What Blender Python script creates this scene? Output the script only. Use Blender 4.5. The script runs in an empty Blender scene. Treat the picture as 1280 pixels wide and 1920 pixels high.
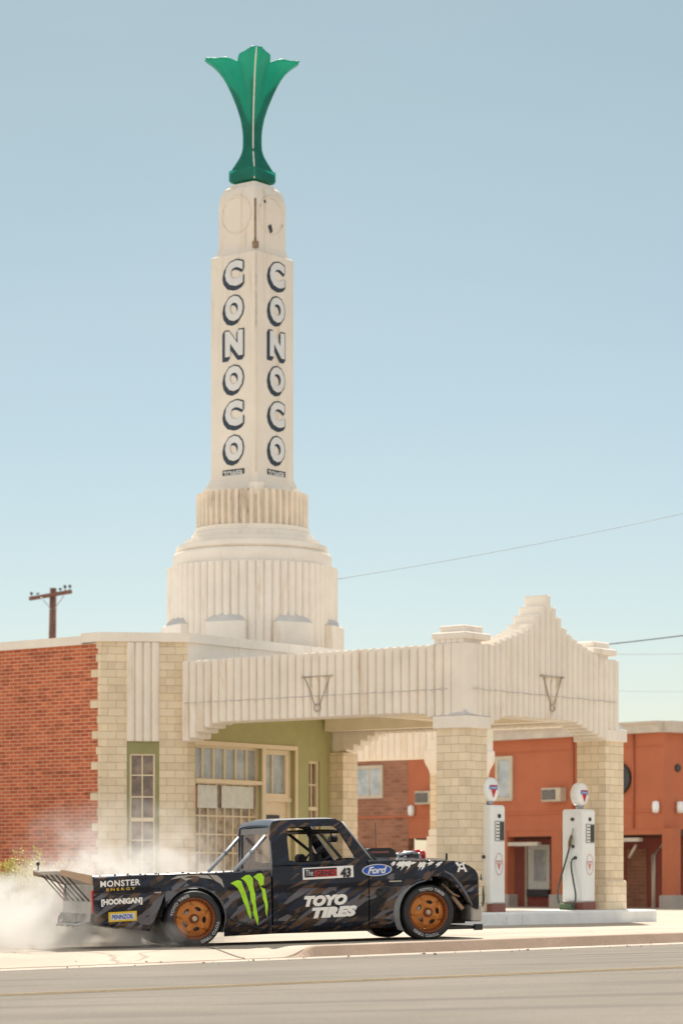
import bpy, math, random
from mathutils import Vector, Matrix
R = math.radians
random.seed(7)
S = bpy.context.scene
COL = S.collection

# ------------------------------------------------------------------ camera, sky, sun, exposure
CAM_H, FOC, HOR = 0.8, 5000.0, 1650.0          # eye height (m), focal length in photo pixels, horizon row
cd = bpy.data.cameras.new('camera'); cam = bpy.data.objects.new('camera', cd); COL.objects.link(cam)
cam.location = (0, 0, CAM_H); cam.rotation_euler = (R(90), 0, 0)
cd.sensor_fit = 'VERTICAL'; cd.sensor_height = 36.0; cd.lens = FOC / 1920 * 36
cd.shift_y = (HOR - 960) / 1920; cd.clip_end = 6000
cd.dof.use_dof = True; cd.dof.focus_distance = 32.3; cd.dof.aperture_fstop = 2.2
S.camera = cam

SUN_EL, SUN_AZ = 53.0, -3.0                    # azimuth from +Y (behind the station) towards +X
w = bpy.data.worlds.new('World'); S.world = w; w.use_nodes = True
nt = w.node_tree; nt.nodes.clear()
sky = nt.nodes.new('ShaderNodeTexSky'); sky.sky_type = 'NISHITA'; sky.sun_disc = False
sky.sun_elevation = R(SUN_EL); sky.sun_rotation = R(SUN_AZ)
sky.air_density = 1.0; sky.dust_density = 1.6; sky.ozone_density = 1.2; sky.altitude = 700
tint = nt.nodes.new('ShaderNodeMix'); tint.data_type = 'RGBA'; tint.blend_type = 'MULTIPLY'; tint.inputs[0].default_value = 1
bg = nt.nodes.new('ShaderNodeBackground'); bg.inputs[1].default_value = 0.10
out = nt.nodes.new('ShaderNodeOutputWorld')
tcw = nt.nodes.new('ShaderNodeTexCoord'); sxw = nt.nodes.new('ShaderNodeSeparateXYZ'); nt.links.new(tcw.outputs['Generated'], sxw.inputs[0])
zr_ = nt.nodes.new('ShaderNodeMapRange'); zr_.inputs[1].default_value = 0.0; zr_.inputs[2].default_value = 0.28; nt.links.new(sxw.outputs[2], zr_.inputs[0])
tm = nt.nodes.new('ShaderNodeMix'); tm.data_type = 'RGBA'; nt.links.new(zr_.outputs[0], tm.inputs[0])
tm.inputs[6].default_value = (0.595, 0.575, 0.555, 1); tm.inputs[7].default_value = (0.530, 0.552, 0.440, 1); nt.links.new(tm.outputs[2], tint.inputs[7])
nt.links.new(sky.outputs[0], tint.inputs[6]); 
# unseen cloud brightness added behind the camera to fill shaded walls; faint ahead
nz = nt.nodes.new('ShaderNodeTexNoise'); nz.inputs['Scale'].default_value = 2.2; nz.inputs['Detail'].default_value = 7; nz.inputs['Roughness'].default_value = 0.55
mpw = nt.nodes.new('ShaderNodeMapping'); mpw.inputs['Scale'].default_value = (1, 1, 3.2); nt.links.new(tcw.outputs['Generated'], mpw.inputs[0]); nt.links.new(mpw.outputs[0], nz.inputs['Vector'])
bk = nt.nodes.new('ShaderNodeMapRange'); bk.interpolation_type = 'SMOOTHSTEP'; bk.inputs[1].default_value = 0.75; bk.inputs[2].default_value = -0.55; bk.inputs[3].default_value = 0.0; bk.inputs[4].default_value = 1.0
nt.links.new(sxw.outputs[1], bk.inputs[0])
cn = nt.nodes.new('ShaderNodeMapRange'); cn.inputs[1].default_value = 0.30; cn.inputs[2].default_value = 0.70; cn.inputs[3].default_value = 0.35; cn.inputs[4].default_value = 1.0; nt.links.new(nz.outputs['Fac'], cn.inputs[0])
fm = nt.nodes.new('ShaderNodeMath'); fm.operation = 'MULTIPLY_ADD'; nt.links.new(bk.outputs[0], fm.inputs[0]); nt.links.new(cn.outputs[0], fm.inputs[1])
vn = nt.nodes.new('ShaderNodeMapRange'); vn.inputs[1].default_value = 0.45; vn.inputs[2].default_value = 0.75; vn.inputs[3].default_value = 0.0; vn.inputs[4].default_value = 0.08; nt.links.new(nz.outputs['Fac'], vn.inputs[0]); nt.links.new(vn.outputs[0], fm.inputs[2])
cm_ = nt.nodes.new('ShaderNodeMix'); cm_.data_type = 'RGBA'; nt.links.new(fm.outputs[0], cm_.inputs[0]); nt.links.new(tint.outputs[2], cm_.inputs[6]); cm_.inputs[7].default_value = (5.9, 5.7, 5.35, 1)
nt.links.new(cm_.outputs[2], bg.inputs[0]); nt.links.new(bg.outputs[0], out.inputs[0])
sl = bpy.data.lights.new('sun', 'SUN'); sl.energy = 3.6; sl.angle = R(0.53); sl.color = (1.0, 0.93, 0.84)
so = bpy.data.objects.new('sun', sl); COL.objects.link(so)
sd = Vector((math.sin(R(SUN_AZ)) * math.cos(R(SUN_EL)), math.cos(R(SUN_AZ)) * math.cos(R(SUN_EL)), math.sin(R(SUN_EL))))
so.rotation_euler = sd.to_track_quat('Z', 'Y').to_euler()
so.location = (0, 60, 60)
S.view_settings.view_transform = 'Standard'; S.view_settings.look = 'None'
S.view_settings.exposure = 0.9; S.view_settings.gamma = 1.0
S.cycles.use_denoising = True
S.cycles.max_bounces = 10; S.cycles.diffuse_bounces = 5; S.cycles.transparent_max_bounces = 16
S.cycles.volume_bounces = 3; S.cycles.volume_max_steps = 128; S.cycles.volume_step_rate = 1.0

# ------------------------------------------------------------------ helpers
def tag(o, label=None, cat=None, group=None, kind=None):
    if label: o['label'] = label
    if cat: o['category'] = cat
    if group: o['group'] = group
    if kind: o['kind'] = kind
    return o
def empty(name, loc=(0, 0, 0), rz=0.0, parent=None):
    o = bpy.data.objects.new(name, None); COL.objects.link(o); o.location = loc; o.rotation_euler = (0, 0, rz)
    o.empty_display_size = 0.2
    if parent: o.parent = parent
    return o
def copy_tree(o, parent=None):
    c = o.copy(); COL.objects.link(c); c.parent = parent
    for ch in list(o.children): copy_tree(ch, c)
    return c

class MB:
    """collects faces of one mesh part"""
    def __init__(s, M=None): s.v = []; s.f = []; s.m = []; s.sm = []; s.M = M or Matrix()
    def pt(s, p): s.v.append(tuple(s.M @ Vector(p))); return len(s.v) - 1
    def face(s, pts, m=0, smooth=False):
        s.f.append([s.pt(p) for p in pts]); s.m.append(m); s.sm.append(smooth)
    def idx(s, ids, m=0, smooth=False): s.f.append(list(ids)); s.m.append(m); s.sm.append(smooth)
    def box(s, a, b, m=0, bev=0.0):
        x0, y0, z0 = [min(p, q) for p, q in zip(a, b)]; x1, y1, z1 = [max(p, q) for p, q in zip(a, b)]
        if bev <= 0:
            i = [s.pt(p) for p in ((x0,y0,z0),(x1,y0,z0),(x1,y1,z0),(x0,y1,z0),(x0,y0,z1),(x1,y0,z1),(x1,y1,z1),(x0,y1,z1))]
            for q in ((0,3,2,1),(4,5,6,7),(0,1,5,4),(1,2,6,5),(2,3,7,6),(3,0,4,7)): s.idx([i[k] for k in q], m)
        else:
            b_ = min(bev, (x1-x0)/2.01, (y1-y0)/2.01, (z1-z0)/2.01)
            def ring(z, d): return [(x0+b_+0*d,y0+d,z),(x1-b_,y0+d,z),(x1-d,y0+b_,z),(x1-d,y1-b_,z),(x1-b_,y1-d,z),(x0+b_,y1-d,z),(x0+d,y1-b_,z),(x0+d,y0+b_,z)]
            rs = [ring(z0, b_), ring(z0+b_, 0), ring(z1-b_, 0), ring(z1, b_)]
            s.rings(rs, m=m, cap=True)
    def rings(s, rs, m=0, cap=True, smooth=False, closed=True):
        I = [[s.pt(p) for p in r] for r in rs]; n = len(I[0])
        for a, b in zip(I[:-1], I[1:]):
            for k in range(n if closed else n-1):
                s.idx([a[k], a[(k+1)%n], b[(k+1)%n], b[k]], m, smooth)
        if cap: s.idx(I[0][::-1], m); s.idx(I[-1], m)
    def prism(s, poly, z0, z1, m=0):
        s.rings([[(x, y, z0) for x, y in poly], [(x, y, z1) for x, y in poly]], m)
    def lathe(s, prof, n=32, c=(0,0,0), m=0, smooth=True, axis='z', a0=0.0, cap=True):
        rs = []
        for r, z in prof:
            ring = []
            for k in range(n):
                a = a0 + 2*math.pi*k/n
                if axis == 'z': p = (c[0]+r*math.cos(a), c[1]+r*math.sin(a), c[2]+z)
                elif axis == 'y': p = (c[0]+r*math.cos(a), c[1]+z, c[2]-r*math.sin(a))
                else: p = (c[0]+z, c[1]+r*math.cos(a), c[2]+r*math.sin(a))
                ring.append(p)
            rs.append(ring)
        s.rings(rs, m, cap, smooth)
    def tube(s, pts, r, n=8, m=0, cap=True, smooth=True):
        P = [Vector(p) for p in pts]; rs = []
        up = Vector((0,0,1))
        for i, p in enumerate(P):
            d = (P[min(i+1, len(P)-1)] - P[max(i-1, 0)]).normalized()
            u = up if abs(d.dot(up)) < 0.95 else Vector((1,0,0))
            a = d.cross(u).normalized(); b = a.cross(d).normalized()
            rr = r[i] if isinstance(r, (list, tuple)) else r
            rs.append([tuple(p + a*rr*math.cos(2*math.pi*k/n) + b*rr*math.sin(2*math.pi*k/n)) for k in range(n)])
        s.rings(rs, m, cap, smooth)
    def build(s, name, mats, parent=None, fix=True, weld=False):
        me = bpy.data.meshes.new(name); me.from_pydata(s.v, [], s.f)
        if not isinstance(mats, (list, tuple)): mats = [mats]
        for mt in mats: me.materials.append(mt)
        me.polygons.foreach_set('material_index', s.m); me.polygons.foreach_set('use_smooth', s.sm)
        me.update()
        if fix:
            import bmesh
            bm = bmesh.new(); bm.from_mesh(me)
            if weld: bmesh.ops.remove_doubles(bm, verts=bm.verts, dist=1e-5)
            bmesh.ops.recalc_face_normals(bm, faces=bm.faces); bm.to_mesh(me); bm.free()
        uv = me.uv_layers.new(name='UVMap')
        for p in me.polygons:
            n = p.normal
            if abs(n.z) > 0.75: a, b = Vector((1,0,0)), Vector((0,1,0))
            else: a = Vector((-n.y, n.x, 0)).normalized(); b = Vector((0,0,1))
            for li in p.loop_indices:
                co = me.vertices[me.loops[li].vertex_index].co
                uv.data[li].uv = (co.dot(a), co.dot(b))
        o = bpy.data.objects.new(name, me); COL.objects.link(o)
        if parent: o.parent = parent
        return o

# ---- materials
def new_mat(name):
    m = bpy.data.materials.new(name); m.use_nodes = True
    return m, m.node_tree, m.node_tree.nodes['Principled BSDF']
def N(nt, t, **kw):
    n = nt.nodes.new(t)
    for k, v in kw.items(): setattr(n, k, v)
    return n
def mixc(nt, fac, a, b, bt='MIX'):
    n = N(nt, 'ShaderNodeMix', data_type='RGBA', blend_type=bt)
    for i, x in ((0, fac), (6, a), (7, b)):
        if isinstance(x, bpy.types.NodeSocket): nt.links.new(x, n.inputs[i])
        elif i == 0: n.inputs[0].default_value = x
        else: n.inputs[i].default_value = (*x[:3], 1)
    return n.outputs[2]
def noise(nt, scale, detail=4, rough=0.6, vec=None, coord='Object', dist=0.0):
    n = N(nt, 'ShaderNodeTexNoise'); n.inputs['Scale'].default_value = scale; n.inputs['Detail'].default_value = detail
    n.inputs['Roughness'].default_value = rough; n.inputs['Distortion'].default_value = dist
    if vec is None:
        tc = N(nt, 'ShaderNodeTexCoord'); vec = tc.outputs[coord]
    nt.links.new(vec, n.inputs['Vector']); return n.outputs['Fac']
def mapped(nt, scale=(1,1,1), rot=(0,0,0), loc=(0,0,0), coord='Object'):
    tc = N(nt, 'ShaderNodeTexCoord'); mp = N(nt, 'ShaderNodeMapping')
    mp.inputs['Scale'].default_value = scale; mp.inputs['Rotation'].default_value = rot; mp.inputs['Location'].default_value = loc
    nt.links.new(tc.outputs[coord], mp.inputs[0]); return mp.outputs[0]
def ramp(nt, fac, stops, interp='LINEAR'):
    n = N(nt, 'ShaderNodeValToRGB'); cr = n.color_ramp; cr.interpolation = interp
    while len(cr.elements) < len(stops): cr.elements.new(0.5)
    for e, (p, c) in zip(cr.elements, stops):
        e.position = p; e.color = (*c, 1) if len(c) == 3 else c
    nt.links.new(fac, n.inputs[0]); return n.outputs[0]
def bump(nt, bs, h, strength=0.3, dist=0.01):
    b = N(nt, 'ShaderNodeBump'); b.inputs['Strength'].default_value = strength; b.inputs['Distance'].default_value = dist
    nt.links.new(h, b.inputs['Height']); nt.links.new(b.outputs[0], bs.inputs['Normal'])
def plain(name, c, rough=0.6, metal=0.0, var=0.12, scale=3.0, bmp=0.0, bscale=40.0, spec=None, coat=0.0, stain=None):
    m, nt, bs = new_mat(name)
    f = noise(nt, scale, 5, 0.65)
    a = tuple(max(0, x*(1-var)) for x in c); b = tuple(min(1, x*(1+var)) for x in c)
    col = ramp(nt, f, [(0.3, a), (0.7, b)])
    if stain:
        f2 = noise(nt, stain[1], 6, 0.7, vec=mapped(nt, scale=stain[3] if len(stain) > 3 else (1,1,1)))
        k = ramp(nt, f2, [(stain[2], (0,0,0)), (stain[2]+0.14, (1,1,1))])
        col = mixc(nt, k, col, stain[0])
    nt.links.new(col, bs.inputs['Base Color'])
    bs.inputs['Roughness'].default_value = rough; bs.inputs['Metallic'].default_value = metal
    if spec is not None: bs.inputs['Specular IOR Level'].default_value = spec
    bs.inputs['Coat Weight'].default_value = coat
    if bmp: bump(nt, bs, noise(nt, bscale, 4, 0.6), bmp, 0.01)
    return m
def brickmat(name, c1, c2, mortar, bw, bh, mw, offset=0.5, rough=0.85, dark=0.0, varscale=0.6, msmooth=0.3, unit=1.0):
    m, nt, bs = new_mat(name)
    tc = N(nt, 'ShaderNodeTexCoord'); b = N(nt, 'ShaderNodeTexBrick')
    wob = N(nt, 'ShaderNodeTexNoise'); wob.inputs['Scale'].default_value = 9; nt.links.new(tc.outputs['UV'], wob.inputs['Vector'])
    ad = N(nt, 'ShaderNodeMix', data_type='VECTOR'); ad.inputs[0].default_value = 0.004
    nt.links.new(tc.outputs['UV'], ad.inputs[4]); nt.links.new(wob.outputs['Color'], ad.inputs[5])
    nt.links.new(ad.outputs[1], b.inputs['Vector'])
    b.offset = offset
    b.inputs['Scale'].default_value = 1; b.inputs['Brick Width'].default_value = bw; b.inputs['Row Height'].default_value = bh
    b.inputs['Mortar Size'].default_value = mw; b.inputs['Mortar Smooth'].default_value = msmooth; b.inputs['Bias'].default_value = dark
    b.inputs['Color1'].default_value = (*c1, 1); b.inputs['Color2'].default_value = (*c2, 1); b.inputs['Mortar'].default_value = (*mortar, 1)
    f = noise(nt, varscale, 6, 0.7)
    sh = ramp(nt, f, [(0.3, (0.88, 0.87, 0.86)), (0.7, (1.06, 1.05, 1.04))])
    col = mixc(nt, 1.0, b.outputs['Color'], sh, 'MULTIPLY')
    sp = N(nt, 'ShaderNodeSeparateXYZ'); nt.links.new(ad.outputs[1], sp.inputs[0])
    def mth(op, x, y=None):
        n = N(nt, 'ShaderNodeMath', operation=op)
        for i_, q in enumerate((x, y)):
            if q is None: continue
            if isinstance(q, bpy.types.NodeSocket): nt.links.new(q, n.inputs[i_])
            else: n.inputs[i_].default_value = q
        return n.outputs[0]
    row = mth('FLOOR', mth('DIVIDE', sp.outputs[1], bh)); odd = mth('MULTIPLY', mth('FLOORED_MODULO', row, 2.0), 0.5)
    cl_ = mth('FLOOR', mth('ADD', mth('DIVIDE', sp.outputs[0], bw), odd))
    cb = N(nt, 'ShaderNodeCombineXYZ'); nt.links.new(cl_, cb.inputs[0]); nt.links.new(row, cb.inputs[1])
    wn = N(nt, 'ShaderNodeTexWhiteNoise', noise_dimensions='2D'); nt.links.new(cb.outputs[0], wn.inputs['Vector'])
    col = mixc(nt, 1.0, col, ramp(nt, wn.outputs['Value'], [(0.0, (1-.30*unit, 1-.34*unit, 1-.36*unit)), (0.14, (1-.07*unit,)*3), (0.85, (1+.03*unit,)*3), (1.0, (1+.14*unit, 1+.12*unit, 1+.10*unit))]), 'MULTIPLY')
    nt.links.new(col, bs.inputs['Base Color']); bs.inputs['Roughness'].default_value = rough
    inv = N(nt, 'ShaderNodeMath', operation='SUBTRACT'); inv.inputs[0].default_value = 1; nt.links.new(b.outputs['Fac'], inv.inputs[1])
    bump(nt, bs, inv.outputs[0], 0.6, 0.008)
    return m
M = {}
CR = (0.88, 0.81, 0.72)
M['stucco'] = plain('cream_stucco', CR, 0.8, var=0.07, scale=1.3, bmp=0.25, bscale=60, stain=((0.74, 0.62, 0.49), 1.4, 0.56, (2.5, 2.5, 0.35)))
M['stucco_dirty'] = plain('weathered_stucco', (0.84, 0.74, 0.61), 0.85, var=0.10, scale=2.5, bmp=0.3, bscale=50, stain=((0.33, 0.25, 0.18), 2.0, 0.55, (3, 3, 0.4)))
M['tower'] = plain('tower_stucco', (0.83, 0.76, 0.67), 0.8, var=0.06, scale=1.0, bmp=0.2, bscale=50, stain=((0.72, 0.60, 0.48), 1.2, 0.54, (3, 3, 0.3)))
M['metalcap'] = plain('weathered_grey_ledge', (0.62, 0.60, 0.57), 0.6, var=0.1)
M['block'] = brickmat('cream_block', (0.88, 0.75, 0.56), (0.80, 0.67, 0.48), (0.62, 0.49, 0.33), 0.30, 0.138, 0.006, varscale=1.2, unit=0.38)
M['brick'] = brickmat('red_brick', (0.62, 0.165, 0.07), (0.43, 0.095, 0.045), (0.66, 0.35, 0.22), 0.21, 0.066, 0.011, varscale=0.7)
M['brick2'] = brickmat('brown_brick', (0.40, 0.19, 0.115), (0.32, 0.14, 0.085), (0.42, 0.23, 0.155), 0.3, 0.1, 0.008)
M['green'] = plain('olive_green_paint', (0.44, 0.42, 0.20), 0.6, var=0.08)
M['greendark'] = plain('moss_green_paint', (0.31, 0.30, 0.13), 0.6, var=0.08)
M['cream'] = plain('cream_paint', (0.86, 0.72, 0.52), 0.55, var=0.05)
M['soffit'] = plain('soffit_plaster', (0.86, 0.78, 0.63), 0.8, var=0.05)
M['white'] = plain('white_enamel', (0.88, 0.90, 0.90), 0.22, var=0.03, coat=0.4)
M['whitepaint'] = plain('white_painted_concrete', (0.85, 0.86, 0.86), 0.6, var=0.1, scale=2, stain=((0.5, 0.48, 0.45), 2.5, 0.6))
M['black'] = plain('black_paint', (0.015, 0.015, 0.018), 0.4)
M['rubber'] = plain('tyre_rubber', (0.022, 0.022, 0.024), 0.55, var=0.25, scale=10)
M['darkgrey'] = plain('dark_grey_metal', (0.06, 0.06, 0.065), 0.45, 0.4)
M['steel'] = plain('brushed_steel', (0.42, 0.43, 0.45), 0.35, 0.8)
M['greypaint'] = plain('pale_grey_tube', (0.36, 0.38, 0.41), 0.4, 0.3)
M['rust'] = plain('rust_line', (0.30, 0.20, 0.13), 0.9, var=0.3, scale=8)
M['letterwhite'] = plain('letter_white', (0.74, 0.74, 0.74), 0.5, var=0.06)
M['letterblack'] = plain('letter_black', (0.03, 0.04, 0.045), 0.5)
M['letternavy'] = plain('letter_navy', (0.025, 0.045, 0.075), 0.5, var=0.2)
M['red'] = plain('signal_red', (0.62, 0.02, 0.02), 0.35)
M['redbase'] = plain('red_brown_base', (0.26, 0.10, 0.08), 0.6)
M['yellow'] = plain('sticker_yellow', (0.80, 0.52, 0.02), 0.4)
M['acid'] = plain('acid_green', (0.42, 0.80, 0.02), 0.4, var=0.15, scale=8)
M['blue'] = plain('oval_blue', (0.01, 0.08, 0.45), 0.3)
M['wire'] = plain('dark_cable', (0.05, 0.055, 0.06), 0.7)
M['wirepale'] = plain('pale_cable', (0.42, 0.44, 0.45), 0.7)
M['wood'] = plain('creosoted_wood', (0.20, 0.10, 0.075), 0.85, var=0.25, scale=6, bmp=0.3)
M['orange'] = plain('orange_stucco', (0.50, 0.155, 0.075), 0.85, var=0.10, scale=0.8, bmp=0.3, bscale=30, stain=((0.42, 0.12, 0.06), 0.8, 0.6))
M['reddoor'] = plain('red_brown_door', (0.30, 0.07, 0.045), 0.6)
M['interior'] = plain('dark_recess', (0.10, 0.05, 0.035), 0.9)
M['motelcap'] = plain('pale_cornice', (0.60, 0.53, 0.45), 0.8)
M['frame'] = plain('pale_window_frame', (0.60, 0.52, 0.40), 0.6)
M['concrete'] = plain('grey_concrete', (0.42, 0.38, 0.34), 0.85, var=0.12, bmp=0.2)
M['pink'] = plain('faded_red_poster', (0.60, 0.20, 0.16), 0.7)
M['paper'] = plain('faded_paper', (0.76, 0.77, 0.72), 0.7, var=0.1, scale=9)
def glassmat(name, c1, c2, sc=2.0, rough=0.12):
    m, nt, bs = new_mat(name)
    col = ramp(nt, noise(nt, sc, 4, 0.6), [(0.35, c1), (0.65, c2)])  # mottled tone stands in for curtains and painted reflections
    nt.links.new(col, bs.inputs['Base Color']); bs.inputs['Roughness'].default_value = rough
    bs.inputs['Specular IOR Level'].default_value = 0.8; return m
M['pane'] = glassmat('window_pane', (0.10, 0.065, 0.045), (0.32, 0.23, 0.16), 4.0)
M['paneblue'] = glassmat('blue_grey_pane', (0.36, 0.41, 0.44), (0.56, 0.60, 0.62), 3.0)
M['panewarm'] = glassmat('pane_warm', (0.22, 0.15, 0.10), (0.62, 0.50, 0.37), 5.0)
m, nt_, bs = new_mat('clear_glass')
bs.inputs['Base Color'].default_value = (0.8, 0.85, 0.87, 1); bs.inputs['Alpha'].default_value = 0.28; bs.inputs['Roughness'].default_value = 0.05
M['glass'] = m
m, nt_, bs = new_mat('smoked_polycarbonate')
bs.inputs['Base Color'].default_value = (0.23, 0.16, 0.16, 1); bs.inputs['Alpha'].default_value = 0.62; bs.inputs['Roughness'].default_value = 0.12
M['smoked'] = m
# translucent green plastic of the crown
m, nt_, bs = new_mat('green_glass_fibre')
f = noise(nt_, 1.6, 4, 0.6)
col = ramp(nt_, f, [(0.3, (0.0, 0.17, 0.14)), (0.7, (0.02, 0.30, 0.22))])
f3 = noise(nt_, 2.0, 6, 0.75, vec=mapped(nt_, scale=(4, 4, 0.5)))
col = mixc(nt_, ramp(nt_, f3, [(0.56, (0,0,0)), (0.72, (1,1,1))]), col, (0.0, 0.11, 0.10))
nt_.links.new(col, bs.inputs['Base Color']); bs.inputs['Roughness'].default_value = 0.45
tr = N(nt_, 'ShaderNodeBsdfTranslucent'); tr.inputs[0].default_value = (0.0, 0.62, 0.47, 1)
mx = N(nt_, 'ShaderNodeMixShader'); mx.inputs[0].default_value = 0.46
nt_.links.new(bs.outputs[0], mx.inputs[1]); nt_.links.new(tr.outputs[0], mx.inputs[2])
nt_.links.new(mx.outputs[0], nt_.nodes['Material Output'].inputs[0]); M['crown'] = m

# ---- text and outlines
def text_faces(txt, bold=0.0, shear=0.0, spacing=1.0, res=3):
    cu = bpy.data.curves.new('t', 'FONT'); cu.body = txt; cu.offset = bold; cu.shear = shear
    cu.space_character = spacing; cu.resolution_u = res; cu.fill_mode = 'FRONT'
    o = bpy.data.objects.new('t', cu); COL.objects.link(o)
    bpy.context.view_layer.update()
    me = bpy.data.meshes.new_from_object(o.evaluated_get(bpy.context.evaluated_depsgraph_get()))
    V = [(v.co.x, v.co.y) for v in me.vertices]; F = [list(p.vertices) for p in me.polygons]
    bpy.data.objects.remove(o); bpy.data.curves.remove(cu); bpy.data.meshes.remove(me)
    return V, F
def fit(VF, w, h, cx=0.0, cy=0.0, ref=None):
    V, F = VF; R_ = ref[0] if ref else V
    x0 = min(p[0] for p in R_); x1 = max(p[0] for p in R_); y0 = min(p[1] for p in R_); y1 = max(p[1] for p in R_)
    return [((x-(x0+x1)/2)*w/(x1-x0)+cx, (y-(y0+y1)/2)*h/(y1-y0)+cy) for x, y in V], F
def put(mb, VF, fn, m=0, flip=False):
    V, F = VF; ids = [mb.pt(fn(x, y)) for x, y in V]
    for f in F: mb.idx([ids[i] for i in (f[::-1] if flip else f)], m)
def poly_faces(pts):
    from mathutils.geometry import tessellate_polygon
    t = tessellate_polygon([[Vector((x, y, 0)) for x, y in pts]])
    return list(pts), [list(f) for f in t]
def lerp(tbl, x):
    if x <= tbl[0][0]: return tbl[0][1]
    for (a, b), (c, d) in zip(tbl[:-1], tbl[1:]):
        if x <= c: return b + (d-b)*(x-a)/(c-a) if c > a else d
    return tbl[-1][1]
def sm(x): x = max(0, min(1, x)); return x*x*(3-2*x)

# ------------------------------------------------------------------ the ground
KA = R(29.3); KO = Vector((-0.48, 30.2)); KD = Vector((math.cos(KA), math.sin(KA))); KN = Vector((-math.sin(KA), math.cos(KA)))
def kw(s, d): p = KO + KD*s + KN*d; return p.x, p.y
def soft(x, a=9.0): return a*math.tanh(x/a)
def road_z(x, y): return -0.075 + 0.024*soft(x, 14)
def lot_z(x, y):
    p = Vector((x, y)) - KO; s = p.dot(KD); d = p.dot(KN)
    wgt = 1 - sm((d-3)/6.5)
    z = 0.052 + 0.024*soft(x)*wgt
    full = sm((s + 0.15)/0.45)                     # raised kerb on the right, dropped kerb on the left
    low = road_z(x, y) + 0.012
    drop = sm(d/1.6)
    return full*z + (1-full)*(low + (z-low)*drop)
def axis(*segs):
    out_ = []
    for a, b, st in segs:
        n = max(1, round((b-a)/st)); out_ += [a + (b-a)*i/n for i in range(n)]
    return out_ + [segs[-1][1]]
def sheet(name, sa, da, zf, mat, label=None, kind='structure'):
    mb = MB(); I = []
    for s_ in sa:
        row = []
        for d_ in da:
            x, y = kw(s_, d_); row.append(mb.pt((x, y, zf(x, y, s_, d_))))
        I.append(row)
    for i in range(len(sa)-1):
        for j in range(len(da)-1): mb.idx([I[i][j], I[i+1][j], I[i+1][j+1], I[i][j+1]], 0, True)
    o = mb.build(name, mat, fix=False); tag(o, label, kind=kind); return o
def groundmat(name, c, dark, scale, rough=0.9, streak=None, grit=0.12, crack=None):
    m, nt, bs = new_mat(name)
    f = noise(nt, scale, 8, 0.65); col = ramp(nt, f, [(0.3, tuple(x*(1-0.18) for x in c)), (0.7, tuple(min(1, x*1.12) for x in c))])
    g = noise(nt, 55, 3, 0.8); col = mixc(nt, 1.0, col, ramp(nt, g, [(0.3, (1-grit*2,)*3), (0.7, (1+grit,)*3)]), 'MULTIPLY')
    g2 = noise(nt, 14, 4, 0.75); k = ramp(nt, g2, [(0.70, (0,0,0)), (0.76, (1,1,1))]); col = mixc(nt, k, col, dark)
    if streak:
        v = mapped(nt, scale=streak[1], rot=(0, 0, streak[0])); n = noise(nt, 1.0, 6, 0.7, vec=v)
        k = ramp(nt, n, [(streak[3], (0,0,0)), (streak[3]+0.15, (1,1,1))]); col = mixc(nt, k, col, streak[2])
    if crack:
        vo = N(nt, 'ShaderNodeTexVoronoi', feature='DISTANCE_TO_EDGE'); vo.inputs['Scale'].default_value = crack
        n_ = N(nt, 'ShaderNodeTexNoise'); n_.inputs['Scale'].default_value = 1.5
        tc = N(nt, 'ShaderNodeTexCoord'); ad = N(nt, 'ShaderNodeMix', data_type='VECTOR'); ad.inputs[0].default_value = 0.35
        nt.links.new(tc.outputs['Object'], n_.inputs['Vector']); nt.links.new(tc.outputs['Object'], ad.inputs[4]); nt.links.new(n_.outputs['Color'], ad.inputs[5])
        nt.links.new(ad.outputs[1], vo.inputs['Vector'])
        k = ramp(nt, vo.outputs['Distance'], [(0.001, (1,1,1)), (0.004, (0,0,0))]); col = mixc(nt, k, col, dark)
    nt.links.new(col, bs.inputs['Base Color']); bs.inputs['Roughness'].default_value = rough
    bs.inputs['Specular IOR Level'].default_value = 0.3
    bump(nt, bs, g, 0.4, 0.01)
    return m
M['lot'] = groundmat('pale_concrete_lot', (0.53, 0.455, 0.365), (0.32, 0.26, 0.20), 0.5, crack=0.22)
M['gutter'] = groundmat('gutter_concrete', (0.52, 0.45, 0.37), (0.30, 0.26, 0.21), 1.0)
M['kerb'] = groundmat('kerb_concrete', (0.43, 0.31, 0.23), (0.20, 0.15, 0.11), 1.5)
M['asphalt'] = groundmat('worn_pale_asphalt', (0.218, 0.188, 0.15), (0.14, 0.118, 0.095), 0.35, streak=(-KA, (0.16, 2.6, 1), (0.105, 0.09, 0.075), 0.52), grit=0.2)
sa = axis((-900, -60, 60), (-60, -12, 3), (-12, -3, 0.4), (-3, 2, 0.06), (2, 14, 0.4), (14, 60, 3), (60, 900, 60))
sheet('concrete_lot', sa, axis((0.16, 2.4, 0.12), (2.4, 12, 0.5), (12, 60, 4), (60, 2600, 120)), lambda x, y, s_, d_: lot_z(x, y), M['lot'], 'pale cracked concrete lot around the service station')
sheet('gutter', sa, [-0.36, -0.2, -0.02], lambda x, y, s_, d_: road_z(x, y) + 0.002 + 0.010*sm((d_+0.36)/0.16), M['gutter'], 'pale concrete gutter strip along the foot of the kerb')
sheet('road', sa, axis((-900, -60, 60), (-60, -14, 2), (-14, -0.3, 0.5)), lambda x, y, s_, d_: road_z(x, y), M['asphalt'], 'worn grey asphalt road with tyre streaks')
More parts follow.
